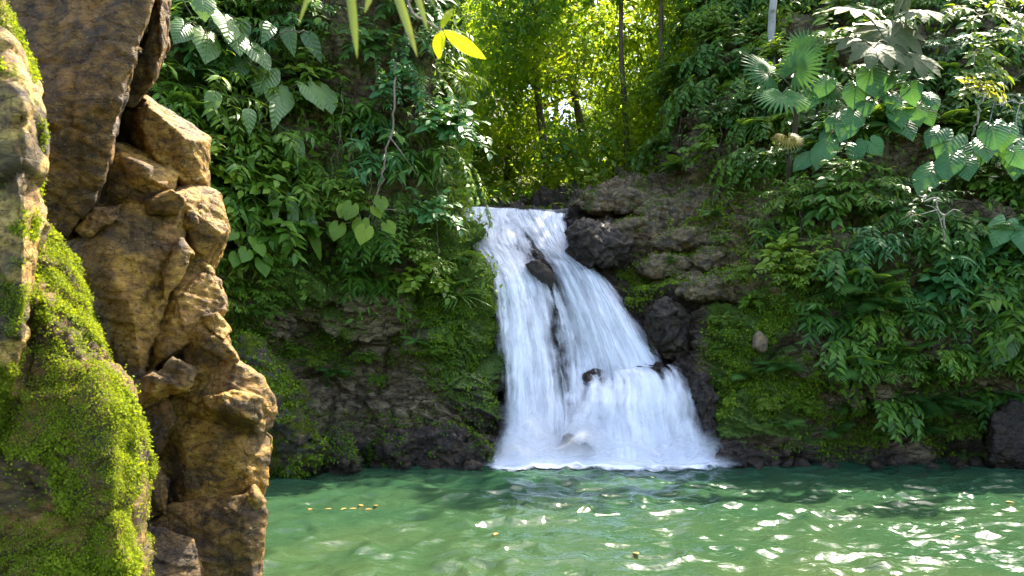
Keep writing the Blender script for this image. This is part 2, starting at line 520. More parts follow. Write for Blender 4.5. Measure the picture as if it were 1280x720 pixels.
def falls_mat(name, lo, hi, fu=30.0, seed=0.0, edge=0.12):
    """white water drawn out into silky strands: the gaps between strands let the rock behind show"""
    k = NT(name)
    uv = k.n('UVMap').outputs[0]
    sep = k.n('SeparateXYZ', {0: uv})
    u, v = sep.outputs[0], sep.outputs[1]
    warp = k.noise(k.n('CombineXYZ', {0: k.math('MULTIPLY', u, 1.5), 1: k.math('MULTIPLY', v, 1.2), 2: seed}).outputs[0], 1.0, 2)
    uu = k.math('MULTIPLY_ADD', warp, 0.25, u)
    st = k.noise(k.n('CombineXYZ', {0: k.math('MULTIPLY', uu, fu), 1: k.math('MULTIPLY', v, 0.55), 2: seed + 3}).outputs[0], 1.0, 3, 0.5)
    st2 = k.noise(k.n('CombineXYZ', {0: k.math('MULTIPLY', uu, fu * 0.22), 1: k.math('MULTIPLY', v, 0.8), 2: seed + 9}).outputs[0], 1.0, 3, 0.5)
    dens = k.math('ADD', k.math('MULTIPLY', st, 0.55), k.math('MULTIPLY', st2, 0.75))
    patch = k.noise(k.n('CombineXYZ', {0: k.math('MULTIPLY', uu, 3.2), 1: k.math('MULTIPLY', v, 1.5), 2: seed + 15}).outputs[0], 1.0, 3, 0.55)
    dens = k.math('ADD', dens, k.math('MULTIPLY_ADD', patch, 0.75, -0.375))
    dens = k.math('ADD', dens, k.attr('dens'))
    a = k.rampf(dens, lo, hi)
    col = k.ramp(st, [(0.3, (0.76, 0.76, 0.80)), (0.55, (0.86, 0.86, 0.88)), (0.75, (0.92, 0.92, 0.92))])
    df = k.n('BsdfPrincipled', {'Base Color': col, 'Roughness': 0.45, 'Specular IOR Level': 0.3})
    tl = k.n('BsdfTranslucent', {'Color': (0.85, 0.87, 0.92)})
    sh = k.n('MixShader', {0: 0.22, 1: df.outputs[0], 2: tl.outputs[0]})
    tp = k.n('BsdfTransparent')
    return k.surf(k.n('MixShader', {0: a, 1: tp.outputs[0], 2: sh.outputs[0]}).outputs[0])


M['falls'] = [falls_mat('falls_water', 0.33, 1.08, 5, 1.0), falls_mat('falls_strands', 0.50, 1.15, 9, 5.0), falls_mat('falls_threads', 0.56, 1.10, 17, 9.0)]


def foam_mat():
    k = NT('foam')
    pos = k.n('NewGeometry').outputs['Position']
    n = k.noise(k.n('Mapping', {'Vector': pos, 'Scale': (1, 0.8, 2)}).outputs[0], 4.5, 6, 0.65, 0.6)
    a = k.rampf(k.math('ADD', n, k.attr('dens')), 0.60, 1.25)
    df = k.n('BsdfDiffuse', {'Color': (0.86, 0.87, 0.90)})
    tp = k.n('BsdfTransparent')
    return k.surf(k.n('MixShader', {0: a, 1: tp.outputs[0], 2: df.outputs[0]}).outputs[0])


M['foam'] = foam_mat()


def mist_mat():
    k = NT('mist')
    pos = k.n('NewGeometry').outputs['Position']
    n = k.noise(pos, 1.6, 3, 0.5, 0.3)
    a = k.math('MULTIPLY', k.rampf(k.math('ADD', n, k.attr('dens')), 0.20, 0.95), 0.78)
    df = k.n('MixShader', {0: 0.5, 1: k.n('BsdfDiffuse', {'Color': (0.85, 0.86, 0.89)}).outputs[0], 2: k.n('BsdfTranslucent', {'Color': (0.85, 0.86, 0.89)}).outputs[0]})
    return k.surf(k.n('MixShader', {0: a, 1: k.n('BsdfTransparent').outputs[0], 2: df.outputs[0]}).outputs[0])


M['mist'] = mist_mat()

# ------------------------------------------------------------------ the setting: bed, pool, hillside


def sheet_xy(xs, ys, zf):
    X, Y = np.meshgrid(xs, ys)
    p = np.stack([X.ravel(), Y.ravel(), np.zeros(X.size)], 1)
    p[:, 2] = zf(p)
    return p, grid_tris(len(ys), len(xs))


xs = np.concatenate([np.linspace(-600, -16, 16), np.linspace(-14, 18, 60), np.linspace(20, 600, 16)])
ys = np.concatenate([np.linspace(-600, -6, 16), np.linspace(-4, 20, 50), np.linspace(24, 600, 16)])
V, T = sheet_xy(xs, ys, lambda p: -1.3 + 0.25 * fbm(p * 0.6, 3, 3))
tag(obj('ground', mesh_tris('ground', V, T), M['bed']), kind='structure')


def wave(p):
    q = p.copy()
    d = np.hypot(p[:, 0] - 2.2, p[:, 1] - 15.2)
    q2 = np.stack([p[:, 0] * 0.8, p[:, 1] * 1.0, np.zeros(len(p))], 1)
    w = fbm(q2 * 0.9, 2, 21) * 0.032
    r = 1 - np.abs(fbm(q2 * 1.9 + 0.25 * fbm(q2 * 1.1, 2, 31)[:, None], 2, 41))
    w += 0.060 * (r ** 2 - 0.5)
    w += fbm(q2 * 4.2, 2, 51) * 0.03
    w += 0.012 * np.sin(d * 5.5 + 2.0 * fbm(q2 * 0.7, 2, 61)) * np.exp(-d * 0.12)
    return w * smooth(60, 20, np.abs(p[:, 1])) * smooth(50, 20, np.abs(p[:, 0]))


xs = np.concatenate([np.linspace(-80, -9, 14), np.linspace(-8.5, 14, 620), np.linspace(14.6, 80, 14)])
ys = np.concatenate([np.linspace(-60, 3, 14), np.linspace(3.5, 17.5, 520)])
V, T = sheet_xy(xs, ys, wave)
tag(obj('water', mesh_tris('water', V, T), M['water']), kind='structure')


def hill_z(X, Y):
    X = np.asarray(X, float)
    Y = np.asarray(Y, float)
    z = 5.25 + np.maximum(Y - 21, 0) * 0.30
    ch = X - 0.06 * (Y - 20)
    z = z + 6.5 * smooth(-2.0, -6.0, ch) + 7.5 * smooth(3.5, 9.5, ch) + 9 * smooth(-8, -30, ch) + 9 * smooth(10, 34, ch)
    return z


xs = np.concatenate([np.linspace(-160, -32, 16), np.linspace(-30, 34, 110), np.linspace(38, 160, 16)])
ys = np.concatenate([np.linspace(19.8, 60, 80), np.linspace(62, 220, 24)])
V, T = sheet_xy(xs, ys, lambda p: hill_z(p[:, 0], p[:, 1]) + 0.3 * fbm(p * 0.5, 4, 5))
tag(obj('hillside', mesh_tris('hillside', V, T), M['soil']), kind='structure')

# ------------------------------------------------------------------ cliffs


class Surf:
    def __init__(self, net, nv, nu, amp=1.0, seed=0, ledge=0.0):
        C = np.array([[P(*q) for q in col] for col in net])       # columns x rows x 3
        A = catmull(C, nu)                                        # nu x rows x 3
        A = catmull(A.transpose(1, 0, 2), nv)                     # nv x nu x 3
        du = np.gradient(A, axis=1)
        dv = np.gradient(A, axis=0)
        n = unit(np.cross(du, dv))
        if n[:, :, 1].mean() > 0:
            n = -n
        p = A.reshape(-1, 3)
        q = p.copy()
        q[:, 2] *= 1.5
        q = q @ _rot
        f1, e1 = facets(q * 0.75, seed)
        f2, e2 = facets(q * 2.0, seed + 40)
        f3, e3 = facets(q * 5.0, seed + 80)
        d = 0.34 * f1 + 0.15 * f2 + 0.055 * f3 + 0.10 * fbm(p * 1.1, 4, seed) - 0.10 * smooth(0.10, 0, e1) - 0.05 * smooth(0.1, 0, e2)
        zz = p[:, 2] * 1.25 + 0.28 * p[:, 0] + 0.45 * fbm(p * 0.7, 3, seed + 5)
        saw = lambda q: (q % 1.0) - 0.5
        mod = 0.5 + 0.5 * fbm(p * 0.6, 2, seed + 6)
        d = d - ledge * (0.30 * saw(zz) * mod + 0.14 * saw(zz * 2.7 + 0.3) + 0.05 * saw(zz * 7.1))
        p = p + n.reshape(-1, 3) * (amp * d)[:, None]
        self.nv, self.nu = nv, nu
        self.p = p
        g = p.reshape(nv, nu, 3)
        nn = unit(np.cross(np.gradient(g, axis=1), np.gradient(g, axis=0)))
        if nn[:, :, 1].mean() > 0:
            nn = -nn
        self.n = nn.reshape(-1, 3)
        self.sn = n.reshape(-1, 3)
        self.px = 640 + FPX * p[:, 0] / p[:, 1]
        self.py = HORIZON - FPX * (p[:, 2] - CAM_Z) / p[:, 1]
        self.area = (np.linalg.norm(du, axis=2) * np.linalg.norm(dv, axis=2)).ravel()

    def at(self, px, py, r=7):
        d2 = (self.px - px) ** 2 + (self.py - py) ** 2
        i = int(np.argmin(d2))
        if d2[i] < r * r:
            c = np.where(d2 < r * r)[0]
            i = int(c[np.argmin(self.p[c, 1])])
        return self.p[i], self.sn[i]

    def build(self, name, moss, wet, pale):
        me = mesh_tris(name, self.p, grid_tris(self.nv, self.nu), None, True, {'moss': moss, 'wet': wet, 'pale': pale})
        return tag(obj(name, me, M['cliff']), kind='structure')


# left wall: rows from below the water up, columns from behind the outcrop to the waterfall
LEFT = [
    [(-120, 660, 11.0), (-120, 600, 11.0), (-120, 500, 11.3), (-120, 420, 11.4), (-120, 330, 11.2), (-120, 200, 11.4), (-120, 60, 11.8), (-120, -120, 12.4), (-120, -330, 14)],
    [(120, 660, 12.2), (120, 600, 12.3), (120, 510, 12.6), (120, 430, 12.7), (120, 330, 12.4), (120, 200, 12.6), (120, 60, 12.9), (120, -120, 13.4), (120, -330, 15)],
    [(260, 650, 13.0), (260, 596, 13.0), (255, 510, 13.3), (250, 430, 13.6), (245, 330, 13.4), (240, 200, 13.5), (240, 60, 13.8), (240, -120, 14.4), (240, -330, 16)],
    [(345, 640, 13.7), (345, 591, 13.8), (335, 520, 14.2), (322, 440, 14.8), (320, 340, 14.2), (320, 200, 14.3), (320, 60, 14.6), (320, -120, 15.2), (320, -330, 17)],
    [(420, 640, 14.6), (420, 586, 14.6), (415, 520, 15.3), (405, 440, 15.6), (405, 350, 14.8), (405, 210, 14.8), (405, 60, 15.0), (405, -120, 15.6), (405, -330, 17)],
    [(500, 640, 14.9), (500, 583, 14.9), (500, 525, 15.4), (495, 450, 15.6), (490, 360, 14.9), (485, 220, 15.0), (480, 60, 15.3), (480, -120, 15.9), (480, -330, 17)],
    [(570, 640, 15.0), (570, 580, 15.0), (570, 525, 15.3), (568, 455, 15.4), (558, 370, 15.2), (540, 230, 15.3), (530, 60, 15.7), (530, -120, 16.4), (530, -330, 17.5)],
    [(612, 640, 15.3), (612, 580, 15.3), (612, 520, 15.5), (612, 450, 15.7), (602, 350, 15.8), (565, 240, 16.2), (556, 60, 16.8), (556, -120, 17.5), (556, -330, 18)],
    [(622, 640, 16.2), (622, 580, 16.2), (620, 520, 16.4), (618, 450, 16.8), (606, 330, 17.2), (572, 245, 18.6), (566, 60, 19.2), (566, -120, 20), (566, -330, 20.5)],
    [(612, 640, 18.2), (612, 580, 18.2), (610, 520, 18.4), (606, 450, 18.8), (592, 320, 19.4), (560, 245, 22), (556, 60, 23), (556, -120, 24), (556, -330, 24.5)],
]
# unseen left wall top cut low, right wall leaned back, to let the sun in
LEFT = [[(x - (9 if (j >= 7 and 230 < y < 360) else 0), (-70 if i == 7 else -95 if i == 8 else y), (Y + 0.8 if i == 7 else Y + 4.0 if i == 8 else Y)) for i, (x, y, Y) in enumerate(c)] for j, c in enumerate(LEFT)]
LW = Surf(LEFT, 340, 380, 1.0, 3, 0.7)
nz = fbm(LW.p * 0.9, 4, 71)
moss = smooth(500, 300, LW.py) * 0.25 + 0.55 * smooth(520, 570, LW.px) * smooth(530, 400, LW.py) + 0.45 * smooth(345, 300, LW.px) * smooth(360, 420, LW.py) + 0.4 * nz + 0.3
wet = np.maximum(smooth(540, 605, LW.px + 60 * nz) * smooth(380, 470, LW.py + 50 * nz), smooth(520, 560, LW.py + 30 * nz))
pale = 0.3 * smooth(0.0, 0.5, nz)
LW.build('cliff', np.clip(moss, 0, 1), np.clip(wet, 0, 1), pale)

# right wall with the rock under the falls: columns from left to right
RIGHT = [
    [(566, 650, 15.9), (570, 582, 16.0), (572, 500, 16.6), (574, 420, 17.0), (572, 350, 17.4), (565, 300, 18.3), (552, 270, 19.4), (545, 258, 22), (545, 254, 25), (545, 250, 28)],
    [(606, 650, 15.6), (608, 582, 15.7), (610, 500, 16.3), (612, 420, 16.7), (606, 350, 17.1), (598, 300, 18.2), (590, 272, 19.4), (590, 263, 22), (590, 258, 25), (590, 254, 28)],
    [(645, 650, 15.6), (645, 582, 15.7), (645, 500, 16.2), (642, 420, 16.6), (638, 350, 17.0), (632, 302, 18.1), (628, 274, 19.4), (624, 264, 22), (620, 258, 25), (620, 254, 28)],
    [(695, 650, 15.6), (695, 582, 15.7), (698, 500, 16.2), (700, 430, 16.8), (692, 350, 17.3), (680, 305, 18.2), (670, 274, 19.4), (660, 262, 22), (650, 256, 25), (650, 252, 28)],
    [(745, 650, 15.5), (745, 582, 15.5), (750, 500, 15.9), (756, 470, 16.5), (758, 400, 17.1), (740, 340, 17.5), (718, 290, 18.5), (704, 262, 20.0), (690, 252, 24), (690, 248, 28)],
    [(805, 650, 15.4), (805, 582, 15.4), (810, 500, 15.8), (815, 465, 16.3), (812, 400, 16.9), (790, 335, 17.5), (765, 285, 18.4), (745, 248, 20.0), (735, 238, 23), (735, 235, 28)],
    [(870, 650, 15.2), (870, 582, 15.2), (872, 520, 15.5), (870, 460, 16.0), (860, 390, 16.6), (845, 320, 17.5), (830, 270, 18.5), (815, 238, 20.4), (805, 215, 22), (800, 195, 25)],
    [(925, 650, 15.0), (925, 580, 15.0), (925, 515, 15.2), (925, 440, 15.6), (918, 370, 16.2), (908, 300, 17.2), (896, 240, 18.4), (872, 180, 19.6), (856, 110, 20.8), (850, 20, 22)],
    [(985, 650, 15.0), (985, 580, 15.0), (985, 520, 15.2), (985, 440, 15.2), (982, 360, 15.7), (970, 280, 16.6), (955, 200, 17.5), (940, 110, 18.8), (930, 0, 20.5), (925, -160, 23)],
    [(1060, 650, 15.1), (1060, 580, 15.2), (1060, 530, 15.5), (1060, 450, 15.0), (1060, 360, 15.3), (1055, 260, 16.0), (1050, 160, 17.0), (1045, 60, 18.2), (1040, -60, 20), (1040, -230, 23)],
    [(1150, 650, 15.0), (1150, 580, 15.2), (1150, 530, 15.6), (1150, 450, 14.9), (1150, 360, 15.1), (1150, 260, 15.7), (1150, 150, 16.6), (1150, 40, 17.8), (1150, -90, 20), (1150, -260, 23)],
    [(1240, 650, 14.8), (1240, 580, 15.1), (1240, 530, 15.5), (1240, 450, 14.8), (1240, 360, 15.0), (1240, 260, 15.4), (1240, 150, 16.2), (1240, 40, 17.3), (1240, -90, 19.5), (1240, -280, 23)],
    [(1340, 650, 14.3), (1340, 580, 14.5), (1340, 530, 14.8), (1340, 450, 14.3), (1340, 360, 14.4), (1340, 260, 14.8), (1340, 150, 15.5), (1340, 40, 16.6), (1340, -90, 19), (1340, -280, 22)],
    [(1500, 650, 12.6), (1500, 590, 12.8), (1500, 530, 13), (1500, 450, 12.8), (1500, 360, 12.9), (1500, 260, 13.2), (1500, 150, 13.8), (1500, 40, 15), (1500, -90, 17), (1500, -280, 20)],
]
RIGHT = [[(x + (28 if j in (6, 7) and i >= 8 else 0), y, Y + (0.35 * max(0, i - 5) if j >= 8 else 0)) for i, (x, y, Y) in enumerate(c)] for j, c in enumerate(RIGHT)]
RW = Surf(RIGHT, 360, 460, 1.0, 9, 1.0)
nz = fbm(RW.p * 0.9, 4, 91)
moss = 0.85 * smooth(865, 900, RW.px) * smooth(1040, 960, RW.px) * smooth(340, 400, RW.py) * smooth(575, 530, RW.py) + 0.35 * smooth(960, 1010, RW.px) + 0.4 * smooth(770, 860, RW.px) * smooth(280, 340, RW.py) * smooth(430, 380, RW.py) + 0.3 * nz
wet = np.maximum(smooth(885, 850, RW.px + 25 * nz) * smooth(330, 380, RW.py + 25 * nz), smooth(545, 572, RW.py + 20 * nz))
wet = np.maximum(wet, smooth(800, 760, RW.px + 20 * nz))
wet = wet * (1 - smooth(700, 760, RW.px) * smooth(290, 250, RW.py))
pale = smooth(700, 760, RW.px) * smooth(1010, 960, RW.px) * smooth(420, 330, RW.py) * smooth(185, 235, RW.py)
RW.build('cliff', np.clip(moss, 0, 1), np.clip(wet, 0, 1), pale)

# ------------------------------------------------------------------ rocks


def hull_rock(pts, voxel=0.02, seed=0, a=(0.05, 0.02, 0.02), sm=0, freq=1.0, strat=0.0, cuts=0):
    bm = bmesh.new()
    for p in pts:
        bm.verts.new([float(c) for c in p])
    r = bmesh.ops.convex_hull(bm, input=bm.verts[:])
    junk = [v for v in bm.verts if not v.link_faces]
    bmesh.ops.delete(bm, geom=junk, context='VERTS')
    rr = random.Random(seed * 13 + 5)
    allp = np.array([tuple(v.co) for v in bm.verts])
    cen = allp.mean(0)
    for _ in range(cuts):
        nrm = unit(np.array([rr.uniform(-1, 1), rr.uniform(-1.3, 0.5), rr.uniform(-0.6, 1)]))
        sup = ((allp - cen) @ nrm).max()
        co = cen + nrm * sup * rr.uniform(0.76, 0.95)
        g = bm.verts[:] + bm.edges[:] + bm.faces[:]
        bmesh.ops.bisect_plane(bm, geom=g, plane_co=Vector(co), plane_no=Vector(nrm), clear_outer=True)
        ed = [e for e in bm.edges if len(e.link_faces) == 1]
        bmesh.ops.holes_fill(bm, edges=ed)
    bmesh.ops.recalc_face_normals(bm, faces=bm.faces[:])
    me = bpy.data.meshes.new('tmp')
    bm.to_mesh(me)
    bm.free()
    o = bpy.data.objects.new('tmp', me)
    COL.objects.link(o)
    md = o.modifiers.new('r', 'REMESH')
    md.mode = 'VOXEL'
    md.voxel_size = voxel
    dg = bpy.context.evaluated_depsgraph_get()
    me2 = bpy.data.meshes.new_from_object(o.evaluated_get(dg))
    bpy.data.objects.remove(o)
    bpy.data.meshes.remove(me)
    if sm:
        bm = bmesh.new()
        bm.from_mesh(me2)
        for _ in range(sm):
            bmesh.ops.smooth_vert(bm, verts=bm.verts[:], factor=0.5, use_axis_x=True, use_axis_y=True, use_axis_z=True)
        bm.to_mesh(me2)
        bm.free()
    n = len(me2.vertices)
    p = np.zeros(n * 3, np.float32)
    me2.vertices.foreach_get('co', p)
    p = p.reshape(-1, 3).astype(float)
    nr = np.zeros(n * 3, np.float32)
    me2.vertices.foreach_get('normal', nr)
    nr = nr.reshape(-1, 3)
    q = p @ _rot
    f1, e1 = facets(q * 2.2 * freq, seed)
    f2, e2 = facets(q * 6.0 * freq, seed + 50)
    d = a[0] * f1 + a[1] * f2 + a[2] * fbm(p * 9 * freq, 4, seed + 9) + a[0] * 0.5 * fbm(p * 2.0 * freq, 3, seed + 3)
    d -= a[0] * 0.5 * smooth(0.07, 0, e1) + a[1] * 0.6 * smooth(0.08, 0, e2)
    if strat:
        s0 = p @ np.array([0.35, 0.2, 1.0]) + 0.06 * fbm(p * 2.5, 3, seed + 71)
        for fq, am in ((5.0, 1.0), (13.0, 0.45), (29.0, 0.2)):
            d -= strat * am * (((s0 * fq) % 1.0) - 0.5) * (0.45 + 0.55 * smooth(-0.3, 0.5, fbm(p * 3.1, 2, seed + int(fq))))
    if False:
        s = p[:, 2] + 0.3 * p[:, 0] + 0.08 * fbm(p * 2, 2, seed + 70)
        d += strat * np.abs(((s * 4.5) % 1.0) - 0.5)
    p = p + nr * d[:, None]
    me2.vertices.foreach_set('co', p.astype(np.float32).ravel())
    me2.polygons.foreach_set('use_smooth', np.ones(len(me2.polygons), bool))
    me2.update()
    return me2


def outline_pts(outline, Y, depth, bulge=0.15, back=0.85, rs=None, grow=1.0, belly=1.0):
    """a silhouette seen from the pool given its own thickness: front belly, rim, back"""
    rs = rs or random
    o = np.array(outline, float)
    c = o.mean(0)
    o = c + (o - c) * grow
    pts = []
    for q in o:
        pts.append(P(q[0], q[1], Y + rs.uniform(-0.06, 0.06)))
        if rs.random() < belly:
            f = c + (q - c) * rs.uniform(0.5, 0.8)
            pts.append(P(f[0], f[1], Y - bulge * rs.uniform(0.4, 1.25)))
        b = c + (q - c) * back
        pts.append(P(b[0], b[1], Y + depth))
    return pts


def rebase(me, base):
    me.transform(Matrix.Translation(-Vector([float(q) for q in base])))


rs = random.Random(4)
# the stacked outcrop
out = thing('rock_outcrop', 'tall cracked ochre rock outcrop stacked in blocks at the left of the pool', 'rock outcrop', P(250, 760, 5.6))
base = np.array(out.location)
BLOCKS = [
    # outline, Y, depth, bulge, material
    ([(150, 152), (182, 122), (226, 158), (258, 174), (255, 232), (232, 240), (196, 226), (160, 190)], 5.75, 1.0, 0.18, 'rock_ochre'),
    ([(132, 186), (158, 180), (188, 194), (221, 216), (212, 238), (176, 258), (120, 262), (124, 222)], 5.45, 0.8, 0.16, 'rock_ochre'),
    ([(82, 312), (112, 276), (160, 263), (232, 262), (226, 300), (214, 345), (196, 392), (176, 470), (135, 440), (90, 350)], 5.35, 1.0, 0.20, 'rock_ochre'),
    ([(212, 238), (246, 234), (274, 246), (286, 292), (268, 334), (240, 330), (222, 300)], 5.7, 0.9, 0.18, 'rock_ochre'),
    ([(232, 316), (262, 338), (280, 380), (272, 402), (246, 408), (214, 446), (178, 474), (196, 400), (214, 346)], 5.5, 0.9, 0.15, 'rock_ochre'),
    ([(258, 340), (276, 352), (283, 390), (262, 396)], 5.62, 0.5, 0.08, 'rock_ochre'),
    ([(216, 444), (252, 398), (280, 408), (294, 448), (284, 476), (240, 490), (206, 476)], 5.45, 0.9, 0.16, 'rock_ochre'),
    ([(166, 478), (190, 464), (216, 474), (210, 502), (176, 512)], 5.25, 0.6, 0.10, 'rock_ochre'),
    ([(206, 496), (250, 470), (294, 452), (324, 474), (340, 500), (338, 530), (318, 540), (262, 516), (216, 520)], 5.5, 1.0, 0.14, 'rock_ochre'),
    ([(184, 560), (216, 522), (256, 508), (318, 530), (336, 548), (326, 606), (316, 640), (250, 652), (182, 640)], 5.6, 1.0, 0.14, 'rock_ochre'),
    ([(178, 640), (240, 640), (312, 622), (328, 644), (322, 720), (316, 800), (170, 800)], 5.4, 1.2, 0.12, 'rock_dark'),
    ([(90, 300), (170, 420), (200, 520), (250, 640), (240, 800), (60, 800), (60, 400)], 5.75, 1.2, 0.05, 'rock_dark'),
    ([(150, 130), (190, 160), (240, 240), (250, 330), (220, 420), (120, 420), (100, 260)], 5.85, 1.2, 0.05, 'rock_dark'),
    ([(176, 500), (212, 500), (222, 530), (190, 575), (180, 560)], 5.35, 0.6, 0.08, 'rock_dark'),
    ([(120, 380), (190, 380), (250, 420), (280, 480), (240, 520), (170, 500)], 5.68, 0.9, 0.04, 'rock_ochre'),
    ([(205, 210), (245, 225), (262, 290), (240, 340), (215, 330)], 5.85, 0.7, 0.04, 'rock_ochre'),
    ([(262, 470), (300, 478), (322, 470), (300, 456), (276, 452)], 5.62, 0.5, 0.05, 'rock_ochre'),
    ([(222, 262), (240, 250), (246, 278), (228, 296)], 5.5, 0.4, 0.05, 'rock_ochre'),
    ([(182, 250), (214, 238), (232, 250), (222, 268), (186, 266)], 5.28, 0.4, 0.04, 'rock_ochre'),
    ([(96, 286), (118, 262), (150, 258), (146, 276), (112, 296)], 5.12, 0.4, 0.04, 'rock_ochre'),
    ([(206, 330), (226, 300), (240, 318), (222, 352), (206, 372)], 5.3, 0.4, 0.04, 'rock_ochre'),
    ([(196, 470), (216, 448), (244, 462), (236, 490), (206, 492)], 5.22, 0.4, 0.05, 'rock_ochre'),
    ([(252, 398), (272, 392), (288, 414), (280, 424), (258, 414)], 5.36, 0.4, 0.04, 'rock_ochre'),
    ([(256, 498), (292, 488), (326, 500), (322, 528), (290, 522), (262, 512)], 5.28, 0.5, 0.05, 'rock_ochre'),
    ([(302, 628), (318, 606), (330, 628), (324, 646), (306, 644)], 5.36, 0.4, 0.04, 'rock_ochre'),
    ([(180, 600), (196, 580), (210, 600), (206, 640), (184, 648)], 5.30, 0.4, 0.04, 'rock_dark'),
    ([(172, 690), (190, 660), (240, 676), (250, 720), (200, 760), (170, 750)], 5.05, 0.5, 0.12, 'rock_dark'),
]
for i, (o_, Y, dep, bul, mt) in enumerate(BLOCKS):
    me = hull_rock(outline_pts(o_, Y, dep, bul * 1.5, 0.9, rs, 1.10, 0.45), 0.012, 100 + i * 7, (0.013, 0.008, 0.005), 0, 1.4, 0.014, 6 if i < 11 else 3)
    rebase(me, base)
    obj('rock_block', me, M[mt], out)

# the overhanging slab above it, its shade put into a darker rock colour
ov = thing('overhanging_rock', 'overhanging rock slab with shade in its dark brown colour, leaning over the stacked outcrop', 'rock', P(110, 300, 5.0))
base = np.array(ov.location)
for i, (o_, Y, dep, bul) in enumerate([
    ([(-20, -90), (192, -90), (190, 0), (170, 60), (152, 140), (128, 212), (118, 258), (86, 300), (58, 285), (30, 200), (-20, 120)], 4.95, 1.0, 0.12),
    ([(176, -90), (212, -60), (213, 12), (214, 62), (192, 108), (168, 136), (150, 132), (160, 70), (170, 0)], 5.35, 0.9, 0.12),
]):
    me = hull_rock(outline_pts(o_, Y, dep, bul, 0.95, rs), 0.016, 300 + i * 9, (0.028, 0.009, 0.010), 1, 1.0, 0.010, 7)
    rebase(me, base)
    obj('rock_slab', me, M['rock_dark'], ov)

# ------------------------------------------------------------------ leaf shapes


def leaf(w=0.4, peak=0.42, fold=0.18, droop=0.25, n=6, sharp=1.0, wavy=0.0):
    t = np.linspace(0, 1, n + 1)
    V, U = [], []
    for i, tt in enumerate(t):
        a = tt ** (math.log(0.5) / math.log(peak))
        hw = w / 2 * math.sin(math.pi * a) ** sharp
        z = -droop * tt * tt
        if i in (0, n):
            V.append((0, tt, z))
            U.append((0.5, tt))
        else:
            wz = wavy * math.sin(i * 2.4)
            V += [(0, tt, z), (-hw, tt - 0.02, z + fold * hw + wz), (hw, tt - 0.02, z + fold * hw - wz)]
            U += [(0.5, tt), (0.5 - hw, tt), (0.5 + hw, tt)]
    T = []
    idx = lambda i: 0 if i == 0 else 1 + (i - 1) * 3
    T += [(0, 1, 2), (0, 3, 1)]
    for i in range(1, n - 1):
        a, b = idx(i), idx(i + 1)
        T += [(a, b, b + 1), (a, b + 1, a + 1), (a, a + 2, b + 2), (a, b + 2, b)]
    a, e = idx(n - 1), len(V) - 1
    T += [(a, e, a + 1), (a, a + 2, e)]
    return np.array(V, float), np.array(T), np.array(U)


def heart(w=0.9, fold=0.12, droop=0.3, rings=4, seg=30, lobe=0.32, wavy=0.02):
    """petiole at the origin, tip at y = 1, two round lobes behind the origin"""
    th = np.linspace(-math.pi, math.pi, seg, endpoint=False)
    pts = []
    for a in th:
        s = abs(a) / math.pi
        x = math.sin(a)
        if s < 0.62:
            r = 1.0 / (1 + 2.0 * (s / 0.62) ** 0.85 * 0.62)
        else:
            r = 0.446 - 0.08 * ((s - 0.62) / 0.38) + lobe * 0.25 * math.sin((s - 0.62) / 0.38 * math.pi)
            r *= 1 - 0.85 * max(0, (s - 0.86) / 0.14) ** 1.5
        pts.append((x * r * w * 1.15, math.cos(a) * r))
    pts = np.array(pts)
    V, U = [(0, 0, 0)], [(0.5, 0)]
    for k in range(1, rings + 1):
        f = k / rings
        for j, (x, y) in enumerate(pts * f):
            z = fold * abs(x) * 1.2 - droop * max(y, 0) ** 2 - 0.25 * droop * min(y, 0) ** 2 - 0.5 * x * x + wavy * math.sin(j * 1.9) * f * f
            V.append((x, y, z))
            U.append((0.5 + x * 0.9, y))
    T = []
    for j in range(seg):
        T.append((0, 1 + j, 1 + (j + 1) % seg))
    for k in range(rings - 1):
        for j in range(seg):
            a, b = 1 + k * seg + j, 1 + k * seg + (j + 1) % seg
            T += [(a, a + seg, b + seg), (a, b + seg, b)]
    return np.array(V, float), np.array(T)[:, ::-1], np.array(U)


def join(parts):
    A = Acc()
    for tm, pos, d, up, sc in parts:
        A.add(tm, pos, d, up, sc)
    return np.concatenate(A.V), np.concatenate(A.T), np.concatenate(A.U)


def fan_leaf(nseg=26, spread=R(300), droop=0.35, w=0.11):
    seg = leaf(w, 0.55, 0.5, droop, 5, 0.8)
    parts = []
    for i in range(nseg):
        a = -spread / 2 + spread * i / (nseg - 1)
        L = 0.8 + 0.2 * math.cos(a * 0.6)
        parts.append((seg, (0, 0, 0), (math.sin(a), math.cos(a), 0.12), (0, 0, 1), L))
    return join(parts)


def palmate(n=9, droop=0.35):
    parts = []
    for i in range(n):
        a = -R(150) + R(300) * i / (n - 1)
        L = 0.72 + 0.28 * math.cos(a * 0.55)
        parts.append((leaf(0.42, 0.66, 0.22, droop, 6, 0.75), (0, 0, 0), (math.sin(a), math.cos(a), 0.1), (0, 0, 1), L))
    return join(parts)


def frond(npin=16, droop=0.5, w=0.32):
    pin = leaf(0.26, 0.35, 0.1, 0.2, 3)
    parts = []
    for i in range(npin):
        t = 0.12 + 0.88 * i / npin
        z = 0.25 * t - droop * t * t
        L = w * (math.sin(math.pi * min(1, (t * 0.92 + 0.06))) ** 0.7) + 0.03
        for s in (-1, 1):
            parts.append((pin, (0, t, z), (s, 0.35, -0.15), (0, 0.2, 1), L))
    return join(parts)


